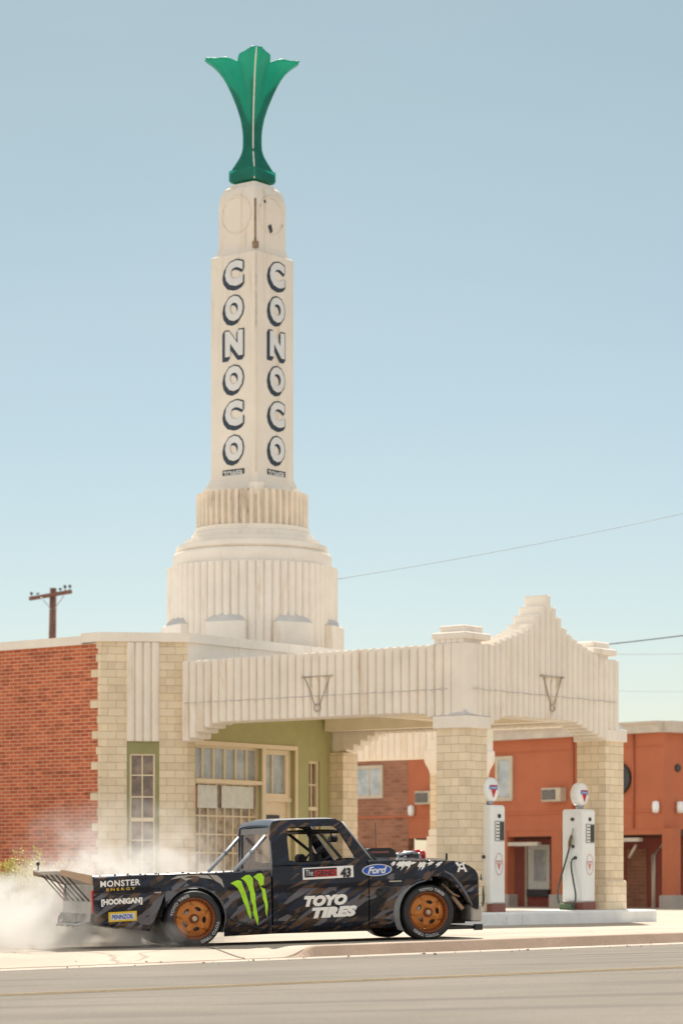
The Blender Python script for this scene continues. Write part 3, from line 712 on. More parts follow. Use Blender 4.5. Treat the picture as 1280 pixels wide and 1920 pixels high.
# moulded circles on the head
for (d, nrm) in (((0, -1), (-1, 0)), ((1, 0), (0, -1))):
    mb = MB(); cz = tz(412)
    c0 = (tu+nrm[0]*(HB+0.004), tv+nrm[1]*(HB+0.004))
    pts = [(c0[0]+d[0]*0.37*math.cos(t), c0[1]+d[1]*0.37*math.cos(t), cz+0.37*math.sin(t)) for t in [2*math.pi*k/40 for k in range(41)]]
    mb.tube(pts, 0.014, 6, 0, cap=False)
    if nrm[1] < 0:
        for (x, z, w_, h_) in ((-0.03, -0.26, 0.075, 0.10), (-0.20, 0.25, 0.04, 0.04)):
            e = HB+0.006
            mb.face([(tu+x-w_, tv-e, cz+z+h_*0.4), (tu+x, tv-e, cz+z-h_), (tu+x+w_, tv-e, cz+z-h_*0.3), (tu+x+w_*0.3, tv-e, cz+z+h_)], 1)
    mb.build('moulded_circle', [M['tower'], M['darkgrey']], tw)
mb = MB(); e = HB+0.0
mb.tube([(tu-e+0.01, tv-e+0.01, tz(388)), (tu-e+0.005, tv-e+0.005, tz(470))], 0.022, 6, 0)
mb.tube([(tu-HS+0.012, tv-HS+0.012, tz(490)), (tu-HS+0.01, tv-HS+0.01, tz(700)), (tu-HS+0.012, tv-HS+0.012, tz(895))], 0.014, 6, 1)
mb.box((tu-e-0.06, tv-e-0.06, tz(480)), (tu-e+0.03, tv-e+0.03, tz(468)), 0)
mb.build('corner_conduit', [M['rust'], M['stucco_dirty']], tw)
# the painted sheet-metal letters, one under another, on the two faces towards the road
def lettering(face):
    mb = MB()
    def loc(x, z, o_):
        if face == 'left': return (tu-HS-o_, tv-x, z)        # seen from -u, x runs to the right
        return (tu+x, tv-HS-o_, z)
    gl = {c: text_faces(c, 0.065) for c in 'CON'}
    for i, c in enumerate('CONOCO'):
        cz = tz(524.5 + 65.0*i) + 0.012
        w_, h_ = (0.46, 0.50)
        base = fit(gl[c], w_, h_); thick = fit(gl[c], w_+0.055, h_+0.055)
        for k in range(6):
            sh = k*0.0105
            V_, F_ = thick; put(mb, ([(x-sh, y-sh*1.15) for x, y in V_], F_), lambda x, y: loc(x+0.04, cz+y, 0.004+0.0008*(6-k)), 1 if k else 0)
        put(mb, base, lambda x, y: loc(x+0.04, cz+y, 0.016), 2)
    zc = tz(895)
    mb.face([loc(-0.26, zc-0.085, 0.006), loc(0.30, zc-0.085, 0.006), loc(0.30, zc+0.085, 0.006), loc(-0.26, zc+0.085, 0.006)], 0)
    put(mb, fit(text_faces('TOWER', 0.03), 0.50, 0.12), lambda x, y: loc(x+0.02, zc+y, 0.010), 2)
    o = mb.build('lettering', [M['letterblack'], M['letternavy'], M['letterwhite']], tw, fix=False)
lettering('left'); lettering('right')

# green tulip crown: four petals, one over each corner of the square
crown = tw
prof = [(345, 178), (328, 178), (322, 176), (321, 170), (310, 140), (300, 112), (291, 92), (282, 80), (271, 77), (257, 77), (245, 81), (225, 96), (202, 128), (180, 168), (162, 205), (148, 240), (137, 275), (128, 315), (121, 355), (116, 394)]
prof = [(tz(y), r/4.365*px*1.0) for y, r in prof]
zr0, zr1 = prof[0][0], prof[-1][0]
def crown_r(z, ph):           # ph: 0 on a petal axis .. 45deg between petals
    rc = lerp(prof, z); t = sm((z-tz(250))/(zr1-tz(250)))
    square = math.cos(R(45))/math.cos(R(45)-abs(ph))
    star = lerp([(0, 1), (7, 1.0), (9, 0.91), (19, 0.80), (32, 0.66), (45, 0.57)], math.degrees(abs(ph)))
    return rc*((1-t)*square + t*star)
mb = MB(); NPH = 160; ZN = 50; I = []
for j in range(ZN):
    row = []
    for k in range(NPH):
        a = 2*math.pi*k/NPH
        ph = (a + math.pi/4) % (math.pi/2) - math.pi/4; aph = abs(ph)/R(45)
        ztop = zr1 + 0.03 - 0.05*sm(aph/0.4) - 0.07*sm((aph-0.6)/0.4)
        z = zr0 + (ztop-zr0)*j/(ZN-1); zz = min(z, zr1)
        r = crown_r(zz if z <= zr1 else zr1 - (z-zr1)*0.5, ph)
        aa = a + R(45)
        row.append(mb.pt((tu+r*math.cos(aa), tv+r*math.sin(aa), z)))
    I.append(row)
for j in range(ZN-1):
    for k in range(NPH): mb.idx([I[j][k], I[j][(k+1)%NPH], I[j+1][(k+1)%NPH], I[j+1][k]], 0, True)
o = mb.build('crown', M['crown'], crown, fix=False)
sol = o.modifiers.new('thickness', 'SOLIDIFY'); sol.thickness = 0.02
# collar band
mb = MB(); h = 178/4.365*px*0.7071+0.012
mb.rings([sq(h, tz(343)), sq(h+0.01, tz(341)), sq(h+0.01, tz(324)), sq(h, tz(322))], 0, cap=False); mb.build('crown_collar', M['crown'], crown)
for k in (2,):
    a = R(45) + k*math.pi/2; mb = MB()
    pts = [(tu+(r+0.012)*math.cos(a), tv+(r+0.012)*math.sin(a), z) for z, r in prof[:-1]] + [(tu+(prof[-1][1]-0.02)*math.cos(a), tv+(prof[-1][1]-0.02)*math.sin(a), zr1+0.005)]
    mb.tube(pts, 0.014, 6, 0); mb.build('edge_tube', M['paper'], crown)
mb = MB(); mb.tube([(tu, tv, tz(300)), (tu, tv, tz(98))], 0.02, 6, 0); mb.build('lightning_rod', M['steel'], crown)

# ------------------------------------------------------------------ pump island and pumps
isl = empty('pump_island', (CX, CY, 0), SA); tag(isl, 'long white painted concrete island carrying the two petrol pumps', 'pump island')
mb = MB(); mb.box((-1.6, -0.42, -0.12), (1.05, 0.85, 0.265), bev=0.03); mb.box((1.055, -0.44, -0.12), (2.75, 0.85, 0.268), bev=0.03); mb.box((2.755, -0.42, -0.12), (5.35, 0.85, 0.272), bev=0.03)
mb.build('slab', M['whitepaint'], isl)
def pump():
    p = empty('gas_pump')
    W, D, H = 0.40, 0.46, 1.78      # W along u (dial face), D along v (hose face)
    mb = MB(); mb.box((0.0, 0.0, 0.13), (W, D, H), bev=0.035); mb.build('cabinet', M['white'], p)
    mb = MB(); mb.box((0.02, 0.02, 0.0), (W-0.02, D-0.02, 0.13)); mb.box((0.005, 0.0, 0.0), (W-0.005, 0.03, 0.135)); mb.build('plinth', M['redbase'], p)
    mb = MB(); mb.rings([[(-0.006, 0.05, 0.20), (-0.006, D-0.05, 0.20), (-0.006, D-0.05, H-0.08), (-0.006, 0.05, H-0.08)], [(0.002, 0.05, 0.20), (0.002, D-0.05, 0.20), (0.002, D-0.05, H-0.08), (0.002, 0.05, H-0.08)]]); mb.build('side_panel', M['white'], p)
    # dial on the gable side face
    mb = MB(); mb.box((0.07, -0.008, 1.18), (0.35, 0.01, 1.52), bev=0.004); mb.build('dial', M['steel'], p)
    mb = MB(); mb.box((0.09, -0.014, 1.20), (0.20, -0.0081, 1.50)); mb.box((0.205, -0.013, 1.20), (0.335, -0.0081, 1.50), m=1)
    for i in range(5): mb.box((0.10, -0.016, 1.23+0.055*i), (0.19, -0.0141, 1.245+0.055*i), m=2)
    mb.build('dial_glass', [M['paper'], M['darkgrey'], M['black']], p)
    mb = MB(); mb.lathe([(0.035, 0.0), (0.035, -0.02), (0.02, -0.025)], 12, (0.20, 0.0, 1.60), 0, axis='y'); mb.build('lamp', M['darkgrey'], p)
    # oval badge with the red triangle
    mb = MB(); cz = 0.80
    ring = [(0.2+0.115*math.cos(t), cz+0.19*math.sin(t)) for t in [2*math.pi*k/28 for k in range(28)]]
    ring2 = [(0.2+0.100*math.cos(t), cz+0.172*math.sin(t)) for t in [2*math.pi*k/28 for k in range(28)]]
    for k in range(28):
        k2 = (k+1) % 28; mb.face([(ring[k][0], -0.004, ring[k][1]), (ring[k2][0], -0.004, ring[k2][1]), (ring2[k2][0], -0.004, ring2[k2][1]), (ring2[k][0], -0.004, ring2[k][1])], 0)
    def badge(cx, cz, w_, h_, y):
        mb.face([(cx-w_/2, y, cz+h_*0.36), (cx, y, cz-h_*0.62), (cx+w_/2, y, cz+h_*0.36)], 1)
        mb.face([(cx-w_*0.52, y-0.001, cz+h_*0.28), (cx+w_*0.52, y-0.001, cz+h_*0.28), (cx+w_*0.52, y-0.001, cz+h_*0.02), (cx-w_*0.52, y-0.001, cz+h_*0.02)], 2)
        put(mb, fit(text_faces('CONOCO', 0.02), w_*0.9, h_*0.16), lambda x, yy: (cx+x, y-0.002, cz+h_*0.15+yy), 3)
    badge(0.2, cz, 0.15, 0.17, -0.005); mb.build('badge', [M['pinkline'], M['fadered'], M['pinkline'], M['white']], p, fix=False)
    # globe: a flat milk-glass drum facing the gable side
    g = MB(); g.lathe([(0.10, 0.09), (0.18, 0.085), (0.205, 0.06), (0.21, 0.0), (0.205, -0.06), (0.18, -0.085), (0.10, -0.095), (0.0005, -0.097)], 32, (W/2, D*0.45, H+0.26), 0, axis='y')
    g.lathe([(0.07, H-0.01), (0.06, H+0.03), (0.085, H+0.06)], 16, (W/2, D*0.45, 0), 1)
    go = g.build('globe', [M['white'], M['steel']], p)
    mb = MB(); badge(W/2, H+0.26, 0.22, 0.22, D*0.45-0.102); mb.build('globe_badge', [M['red'], M['red'], M['blue'], M['white']], go, fix=False)
    # hose side: nozzle cradle, hose, fittings
    mb = MB()
    for z, y, r in ((1.60, 0.22, 0.032), (1.12, 0.21, 0.03), (0.92, 0.16, 0.03)):
        mb = MB(); mb.lathe([(r, 0.0), (r, -0.03), (r*0.6, -0.05)], 12, (0, y, z), 0, axis='x'); mb.build('fitting', M['darkgrey'], p)
    mb = MB(); mb.tube([(-0.04, 0.19, 1.44), (-0.05, 0.20, 1.36), (-0.06, 0.21, 1.30)], 0.012, 8, 0); mb.tube([(-0.06, 0.21, 1.32), (-0.07, 0.24, 1.20), (-0.06, 0.26, 1.08)], [0.022, 0.03, 0.022], 8, 1)
    mb.tube([(-0.06, 0.19, 1.28), (-0.08, 0.17, 1.22), (-0.08, 0.21, 1.12), (-0.07, 0.25, 1.08)], 0.009, 6, 0); mb.build('nozzle', [M['steel'], M['brass']], p)
    hs = [(-0.06, 0.26, 1.08), (-0.07, 0.33, 0.85), (-0.09, 0.42, 0.55), (-0.10, 0.475, 0.30), (-0.11, 0.44, 0.12), (-0.11, 0.33, 0.03), (-0.11, 0.20, 0.03), (-0.11, 0.11, 0.13), (-0.10, 0.10, 0.28), (-0.09, 0.15, 0.5), (-0.07, 0.21, 0.75), (-0.05, 0.21, 0.88), (-0.03, 0.16, 0.92)]
    pts = []
    for i in range(len(hs)-1):
        p0, p1, p2, p3 = [Vector(hs[max(0, min(len(hs)-1, i+q))]) for q in (-1, 0, 1, 2)]
        for t in (0, .25, .5, .75): pts.append(0.5*((2*p1)+(-p0+p2)*t+(2*p0-5*p1+4*p2-p3)*t*t+(-p0+3*p1-3*p2+p3)*t**3))
    pts.append(Vector(hs[-1]))
    mb = MB(); mb.tube(pts, 0.016, 8); mb.build('hose', M['rubberhose'], p)
    return p
M['pinkline'] = plain('faded_pink_outline', (0.62, 0.42, 0.40), 0.5); M['fadered'] = plain('faded_red', (0.66, 0.22, 0.20), 0.5)
M['brass'] = plain('old_brass', (0.20, 0.14, 0.07), 0.4, 0.7); M['rubberhose'] = plain('grey_green_hose', (0.06, 0.09, 0.085), 0.6)
def place(o, u, v, z=0.0): x, y = wxy(u, v); o.location = (x, y, z); o.rotation_euler = (0, 0, SA)
pr = pump(); place(pr, u_at(1093, 0.1)+0.0, 0.10, 0.272)
tag(pr, 'white petrol pump beside the right pier with its black hose looped down its side', 'petrol pump', 'white petrol pumps on the island')
pl = copy_tree(pr); place(pl, u_at(922, -0.2), -0.2, 0.266)
tag(pl, 'white petrol pump half hidden behind the near pier, closest to the truck nose', 'petrol pump', 'white petrol pumps on the island')
# low green box behind the looped hose
mb = MB(); mb.box((-0.16, 0.16, 0.0), (-0.02, 0.42, 0.12), bev=0.02); o = mb.build('meter_box', plain('dull_green', (0.10, 0.15, 0.08), 0.7))
place(o, u_at(1093, 0.1), 0.10, 0.272); tag(o, 'small dull green box on the island inside the pump hose loop', 'box')

# ------------------------------------------------------------------ the motel behind
MA = R(133.0); mcx, mcy = (1243-640)/FOC*70, 70.0
mo = empty('motel', (mcx, mcy, 0), MA - math.pi)       # local -x runs left along the facade, local -y is outside
tag(mo, 'two storey orange stucco motel with brown brick end and open ground floor walkway', 'motel')
md = (math.cos(MA), math.sin(MA))
def mt(px_): k = (px_-640)/FOC; return (k*mcy - mcx)/(md[0]-k*md[1])      # metres left of the corner
def mz(py, px_): return CAM_H + (HOR-py)*(mcy+md[1]*mt(px_))/FOC
def mt2(px_, o_=1.58):
    k = (px_-640)/FOC; X0, Y0 = mcx + md[1]*o_, mcy - md[0]*o_
    return (k*Y0 - X0)/(md[0]-k*md[1])
def mbx(mb, a0, a1, z0, z1, o0, o1, m=0, bev=0): mb.box((-a0, -o0, z0), (-a1, -o1, z1), m, bev)
zc0 = mz(1373, 1243); zw = mz(1553, 1243); T_ = 24.0
PB = mt(765)
mb = MB()
mbx(mb, 0, PB, zw, zc0, 0, -0.25, 0); mbx(mb, PB+0.001, T_, 0, zc0-0.01, 0.003, -0.25, 1)
mb.build('wall', [M['orange'], M['brick2']], mo)
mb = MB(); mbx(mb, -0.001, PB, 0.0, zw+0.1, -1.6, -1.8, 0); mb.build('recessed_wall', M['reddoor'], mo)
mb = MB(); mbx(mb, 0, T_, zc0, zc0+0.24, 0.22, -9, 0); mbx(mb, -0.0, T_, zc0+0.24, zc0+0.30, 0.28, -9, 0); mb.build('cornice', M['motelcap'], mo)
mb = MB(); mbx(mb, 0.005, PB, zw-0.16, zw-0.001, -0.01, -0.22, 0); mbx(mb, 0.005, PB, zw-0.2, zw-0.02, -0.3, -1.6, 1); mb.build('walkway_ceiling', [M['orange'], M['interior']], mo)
mb = MB(); mbx(mb, 0.0, T_, mz(1520, 1200)-0.03, mz(1520, 1200)+0.03, 0.03, 0.001, 0); mb.build('string_course', M['orange'], mo)
for a, b in ((1034, 1053), (1241, 1262), (1112, 1130), (938, 951), (860, 880)):
    c = empty('column', (0, 0, 0), 0, mo)
    mb = MB(); mbx(mb, mt(b), mt(a), 0.4, zw-0.001, 0.02, -0.28, 0); mb.build('shaft', M['orange'], c)
    mb = MB(); mbx(mb, mt(b)-0.08, mt(a)+0.08, 0.0, 0.40, 0.06, -0.34, 0, 0.02); mb.build('base', M['concrete'], c)
# pale beams, slanting pipes, door and noticeboard in the walkway
mb = MB(); mbx(mb, mt(1007), mt(951), mz(1586, 980)-0.0, mz(1579, 980), 0.0, -0.15, 0); mb.build('beam', M['motelcap'], mo); mb = MB(); mbx(mb, mt(1197), mt(1160), mz(1578, 1180), mz(1571, 1180), 0.0, -0.15, 0); mb.build('beam', M['motelcap'], mo)
mb = MB(); a = mt(1210)
mb.tube([(-a, 0.3, 0.05), (-a, 0.3, 1.45), (-a+0.35, 0.3, 1.75)], 0.05, 8); mb.tube([(-mt(1165), 0.3, 1.4), (-mt(1178), 0.3, 1.75)], 0.04, 8); mb.build('drain_pipe', M['frame'], mo)
mb = MB(); mbx(mb, mt2(1030), mt2(990), mz(1668, 1010), mz(1582, 1010), -1.56, -1.599, 0); mbx(mb, mt2(1024), mt2(1002), mz(1652, 1010), mz(1592, 1010), -1.54, -1.559, 1); mbx(mb, mt2(1030), mt2(990), mz(1682, 1010), mz(1668, 1010), -1.50, -1.6, 2); mb.build('picture_window', [M['paper'], M['paneblue'], M['darkgrey']], mo)
mb = MB(); mbx(mb, mt2(1212), mt2(1176), 0.02, mz(1590, 1200), -1.55, -1.599, 0); mb.build('brick_panel', M['brick2'], mo)
mb = MB(); mbx(mb, mt2(985), mt2(955), 0.02, 1.75, -1.57, -1.599, 0); mb.build('door', M['reddoor'], mo)
def mwin(a, b, y0, y1, n, pm):
    w_ = empty('window', (0, 0, 0), 0, mo); A, B = mt(b), mt(a); z0, z1 = mz(y1, (a+b)/2), mz(y0, (a+b)/2); f_ = 0.10
    mb = MB(); mbx(mb, A, B, z0, z0+f_, 0.06, 0.004); mbx(mb, A, B, z1-f_, z1, 0.06, 0.004); mbx(mb, A, A+f_, z0+f_, z1-f_, 0.058, 0.004); mbx(mb, B-f_, B, z0+f_, z1-f_, 0.058, 0.004)
    for i in range(1, n): x = A+(B-A)*i/n; mbx(mb, x-0.03, x+0.03, z0+f_, z1-f_, 0.05, 0.004)
    mb.build('frame', M['frame'], w_)
    mb = MB(); mbx(mb, A+f_, B-f_, z0+f_, z1-f_, 0.03, 0.004); mb.build('pane', pm, w_)
mwin(641, 719, 1436, 1498, 3, M['paneblue']); mwin(930, 962, 1418, 1502, 1, M['paneblue'])
for a, b, y0, y1 in ((789, 822, 1484, 1509), (1026, 1062, 1478, 1504)):
    acu = empty('air_conditioner', (0, 0, 0), 0, mo); A, B = mt(b), mt(a); z0, z1 = mz(y1, a), mz(y0, a)
    mb = MB(); mbx(mb, A, B, z0, z1, 0.28, 0.004, 0, 0.02); mb.build('casing', M['frame'], acu)
    mb = MB(); mbx(mb, A+0.17, B-0.04, z0+0.05, z1-0.05, 0.29, 0.2805, 0)
    for i in range(6): z = z0+0.07+(z1-z0-0.14)*i/5; mbx(mb, A+0.18, B-0.05, z-0.008, z+0.008, 0.30, 0.2905, 1)
    mb.build('grille', [M['darkgrey'], M['concrete']], acu)
for x, y in ((775, 1520), (1233, 1513)):
    mb = MB(); a, z = mt(x), mz(y, x); mb.lathe([(0.03, 0.16), (0.09, 0.13), (0.10, 0.0), (0.09, -0.13), (0.03, -0.16)], 14, (-a, -0.10, z)); mbx(mb, a-0.05, a+0.05, z-0.05, z+0.05, 0.04, 0.004); mb.build('wall_lamp', M['white'], mo)
mb = MB(); a, z = mt(1160), mz(1460, 1160); mb.lathe([(0.43, -0.004), (0.43, -0.09), (0.38, -0.10), (0.1, -0.07)], 32, (-a, 0, z), 0, axis='y'); mb.build('round_plaque', M['darkgrey'], mo)
for a in (mt(1075), mt(1188)): mb = MB(); mb.tube([(-a, -0.05, zw+0.02), (-a, -0.05, zc0-0.02)], 0.03, 6); mb.build('downpipe', M['orange'], mo)
for a, b in ((985, 955), (1100, 1070)):
    A, B = mt2(a), mt2(b); mb = MB(); mbx(mb, A-0.07, A-0.001, 0.02, 1.82, -1.54, -1.599); mbx(mb, B+0.001, B+0.07, 0.02, 1.82, -1.54, -1.599); mbx(mb, A, B, 1.751, 1.82, -1.54, -1.598); mb.build('door_frame', M['frame'], mo)
mb = MB(); mbx(mb, 0.01, PB, mz(1400, 1200)-0.012, mz(1400, 1200)+0.012, 0.02, 0.001); mb.build('string_course', M['orange'], mo)
# return wall round the corner
wl2 = empty('side_wing', (0, 0, 0), R(90), mo)
mb = MB(); mb.box((0.251, 0.0, zw+0.02), (9, 0.25, zc0)); mb.build('wall', M['orange'], wl2)
mb = MB(); mb.box((0.0, -0.24, zc0+0.001), (9, 1.2, zc0+0.297)); mb.build('cornice', M['motelcap'], wl2)
mb = MB(); mb.box((1.85, 1.4, 0.0), (9, 1.6, zw+0.1)); mb.build('recessed_wall', M['reddoor'], wl2)
for i in range(3):
    x0 = 0.3 + i*2.9; mb = MB(); nseg = 14
    for k in range(nseg):     # arched openings
        t0, t1 = k/nseg, (k+1)/nseg; h = lambda t: zw - 0.45 + 0.45*math.sqrt(max(0, 1-(2*t-1)**4))
        mb.rings([[(x0+2.5*t0, y, zw+0.021), (x0+2.5*t1, y, zw+0.021), (x0+2.5*t1, y, h(t1)-0.001), (x0+2.5*t0, y, h(t0)-0.001)] for y in (0.01, 0.24)])
    mb.box((x0+2.5, 0.005, 0.35), (x0+2.9, 0.245, zw+0.021)); mb.build('arch', M['orange'], wl2)
    mb = MB(); mb.box((x0+2.42, -0.02, 0.0), (x0+2.98, 0.36, 0.36), bev=0.02); mb.build('base', M['concrete'], wl2)
mb = MB(); mb.lathe([(0.09, 0.15), (0.10, 0.0), (0.09, -0.15)], 12, (0.55, -0.10, mz(1513, 1243))); mb.build('wall_lamp', M['white'], wl2)
mb = MB(); mb.lathe([(0.10, 0.0), (0.10, -0.05), (0.06, -0.06)], 16, (0.55, 0.0, mz(1439, 1243)), axis='y'); mb.build('vent', M['darkgrey'], wl2)
mb = MB(); mb.box((3.5, -1.2, 0.0), (4.5, -0.7, 0.5), bev=0.04); mb.box((3.45, -1.25, 0.5), (4.55, -0.65, 0.56)); o = mb.build('wooden_planter', M['wood']); o.matrix_world = Matrix.Translation((mcx, mcy, 0.05)) @ Matrix.Rotation(MA-math.pi, 4, 'Z')
tag(o, 'brown wooden planter box in front of the motel arches', 'planter')

# ------------------------------------------------------------------ utility pole and cables
up = empty('utility_pole', ((97-640)/FOC*90, 90, 0)); tag(up, 'brown wooden utility pole with one cross arm behind the brick wing', 'utility pole')
mb = MB(); mb.tube([(-0.06, 0, 0), (-0.02, 0, 6), (0.06, 0, 10.65)], [0.17, 0.145, 0.115], 12); mb.build('pole', M['wood'], up)
ca_, sa_ = math.cos(R(-12)), math.sin(R(-12))
mb = MB(Matrix.Translation((0.05, 0, 10.40)) @ Matrix.Rotation(R(-30), 4, 'Z') @ Matrix.Rotation(R(-5), 4, 'Y'))
mb.box((-0.86, -0.2, -0.06), (0.86, -0.09, 0.06)); mb.build('cross_arm', M['wood'], up)
for x, h in ((-0.78, 0.16), (-0.52, 0.1), (0.42, 0.13), (0.62, 0.2), (0.82, 0.18)):
    mb = MB(Matrix.Translation((0.05, 0, 10.40)) @ Matrix.Rotation(R(-30), 4, 'Z') @ Matrix.Rotation(R(-5), 4, 'Y'))
    mb.lathe([(0.014, 0.05), (0.014, 0.06+h*0.5), (0.05, 0.06+h*0.5), (0.055, 0.09+h*0.5), (0.03, 0.06+h)], 10, (x, -0.14, 0)); mb.build('insulator', M['darkgrey'], up)
mb = MB(); mb.tube([(-0.35, -0.15, 10.34), (0.02, -0.12, 9.9)], 0.015, 6); mb.tube([(0.45, -0.3, 10.36), (0.08, -0.12, 9.9)], 0.015, 6); mb.build('arm_brace', M['steel'], up)
mb = MB(); mb.box((0.10, -0.08, 8.75), (0.19, 0.06, 8.95)); mb.build('fuse_box', M['darkgrey'], up)
def at(px_, py, Y): return Vector(((px_-640)/FOC*Y, Y, CAM_H+(HOR-py)*Y/FOC))
def cable(a, b, sag, r, label, mat):
    mb = MB(); n = 24; a, b = Vector(a), Vector(b)
    mb.tube([a.lerp(b, t/n) - Vector((0, 0, sag*4*(t/n)*(1-t/n))) for t in range(n+1)], r, 6)
    o = mb.build('overhead_cable', mat); tag(o, label, 'cable', 'overhead cables'); return o
cable(at(632, 1086, 53), at(1900, 797, 70), 0.30, 0.006, 'thin pale cable climbing from the tower drum to the upper right', M['wirepale'])
cable(at(700, 1239, 88), at(1700, 1130, 62), 0.25, 0.016, 'dark thick cable behind the stepped gable, rising to the right', M['wire'])
cable(at(1000, 1222, 95), at(1700, 1194, 95), 0.3, 0.008, 'faint cable just above the right finial of the canopy', M['wirepale'])
cable(at(1000, 1286, 95), at(1700, 1262, 95), 0.4, 0.006, 'faint low cable above the motel roof on the right', M['wirepale'])
cable(at(-300, 1243, 90), at(560, 1124, 80), 0.55, 0.012, 'faint cable passing behind the brick wing and the tower drum', M['wirepale'])

# ------------------------------------------------------------------ shrub in front of the brick wing
M['leaf'] = plain('yellow_green_leaf', (0.62, 0.55, 0.17), 0.6, var=0.3, scale=2.0)
M['twig'] = plain('pale_twig', (0.28, 0.22, 0.13), 0.8)
shr = empty('shrub', (-5.3, 42.5, 0.0)); tag(shr, 'loose yellow green shrub half lost in the tyre smoke by the brick wall', 'shrub')
mb = MB(); mb2 = MB()
for i in range(150):
    a = random.uniform(0, 2*math.pi); sp = random.random()**0.7; bx_, by_ = random.gauss(0, 0.5), random.gauss(0, 0.4)
    h = random.uniform(0.7, 1.42)*(1-0.25*sp); ex, ey = bx_+math.cos(a)*sp*0.5, by_+math.sin(a)*sp*0.5
    pts = [(bx_*0.5, by_*0.5, 0), ((bx_+ex)/2*0.8, (by_+ey)/2*0.8, h*0.6), (ex, ey, h)]
    mb2.tube(pts, [0.008, 0.006, 0.002], 4)
    for k in range(60):
        t = random.uniform(0.35, 1); p = Vector(pts[0]).lerp(Vector(pts[1]), t*2) if t < .5 else Vector(pts[1]).lerp(Vector(pts[2]), t*2-1)
        d = Vector((random.gauss(0,1), random.gauss(0,1), random.gauss(0.5,1))).normalized(); s_ = Vector((random.gauss(0,1), random.gauss(0,1), random.gauss(0,1))).cross(d).normalized()
        L = random.uniform(0.04, 0.08); mb.face([p, p+d*L*0.5+s_*L*0.22, p+d*L, p+d*L*0.5-s_*L*0.22])
mb.build('foliage', M['leaf'], shr, fix=False); mb2.build('stem', M['twig'], shr, fix=False)

# ------------------------------------------------------------------ the drift truck
YAW = R(17.3); tc_, ts_ = math.cos(YAW), math.sin(YAW)
NX, NY = -0.331, 31.93                        # middle of the near flank, on the ground
HW = 0.92
TGX, TGY = NX - ts_*HW, NY + tc_*HW
GS = 0.024
def gz(x, y): return 0.052 + GS*soft(x)
def bp(px_, py, y=-0.92):                     # photo drawing -> truck side drawing (x forward, z up)
    k = (px_-640)/FOC; oy = y + HW
    X0, Y0 = NX - ts_*oy, NY + tc_*oy
    x = (X0 - k*Y0)/(k*ts_ - tc_); Y = Y0 + x*ts_
    zw_ = CAM_H + (HOR-py)*Y/FOC
    X = X0 + x*tc_
    return x, zw_ - (0.052 + GS*TGX) - GS*(X - TGX)
tr = empty('drift_truck', (TGX, TGY, 0.052 + GS*TGX))
tr.rotation_euler = (0, -math.atan(GS*tc_*1.0), YAW); tr.rotation_mode = 'XYZ'
tag(tr, 'black and brown race pickup truck with bronze wheels, smoking its rear tyres', 'pickup truck')
# livery: dark blue-black with slanted brown and grey shards
def livery():
    m, nt, bs = new_mat('shard_livery')
    v0 = mapped(nt, rot=(0, R(32), 0)); mp2 = N(nt, 'ShaderNodeMapping'); mp2.inputs['Scale'].default_value = (2.2, 0.6, 15.0); nt.links.new(v0, mp2.inputs[0]); v = mp2.outputs[0]
    n = N(nt, 'ShaderNodeTexNoise'); n.inputs['Scale'].default_value = 1.0; n.inputs['Detail'].default_value = 1.5; nt.links.new(v, n.inputs['Vector'])
    ad = N(nt, 'ShaderNodeMix', data_type='VECTOR'); ad.inputs[0].default_value = 0.12; nt.links.new(v, ad.inputs[4]); nt.links.new(n.outputs['Color'], ad.inputs[5])
    vo = N(nt, 'ShaderNodeTexVoronoi'); vo.inputs['Scale'].default_value = 1.5; nt.links.new(ad.outputs[1], vo.inputs['Vector'])
    sep = N(nt, 'ShaderNodeSeparateColor'); nt.links.new(vo.outputs['Color'], sep.inputs[0])
    big = noise(nt, 1.1, 2, 0.5, vec=mapped(nt, scale=(0.9, 1, 1.6), loc=(3.1, 0, 0.4)))
    mm = N(nt, 'ShaderNodeMath', operation='MULTIPLY_ADD'); mm.inputs[1].default_value = 0.55; nt.links.new(sep.outputs[0], mm.inputs[0])
    m2 = N(nt, 'ShaderNodeMath', operation='MULTIPLY'); m2.inputs[1].default_value = 0.75; nt.links.new(big, m2.inputs[0]); nt.links.new(m2.outputs[0], mm.inputs[2])
    # height bias: blue-black shoulder, lower flank browner with the ground's reflection painted in
    tc = N(nt, 'ShaderNodeTexCoord'); sx = N(nt, 'ShaderNodeSeparateXYZ'); nt.links.new(tc.outputs['Object'], sx.inputs[0])
    zb = ramp(nt, sx.outputs[2], [(0.12, (0.0,)*3), (0.30, (0.27,)*3), (0.655, (0.32,)*3), (0.675, (0.05,)*3), (0.80, (0.04,)*3), (0.97, (0.07,)*3)])
    m3 = N(nt, 'ShaderNodeMath', operation='ADD'); nt.links.new(mm.outputs[0], m3.inputs[0]); nt.links.new(zb, m3.inputs[1])
    m4 = N(nt, 'ShaderNodeMath', operation='SUBTRACT'); m4.inputs[1].default_value = 0.195; nt.links.new(m3.outputs[0], m4.inputs[0]); m3 = m4
    col = ramp(nt, m3.outputs[0], [(0.0, (0.003, 0.005, 0.014)), (0.50, (0.008, 0.014, 0.038)), (0.57, (0.004, 0.005, 0.010)), (0.62, (0.040, 0.022, 0.014)), (0.69, (0.105, 0.058, 0.036)), (0.76, (0.008, 0.009, 0.018)), (0.82, (0.12, 0.115, 0.13))], 'CONSTANT')
    nt.links.new(col, bs.inputs['Base Color']); bs.inputs['Roughness'].default_value = 0.22; bs.inputs['Metallic'].default_value = 0.1
    bs.inputs['Coat Weight'].default_value = 0.30; bs.inputs['Coat Roughness'].default_value = 0.03; bs.inputs['Specular IOR Level'].default_value = 0.28
    return m
M['livery'] = livery()
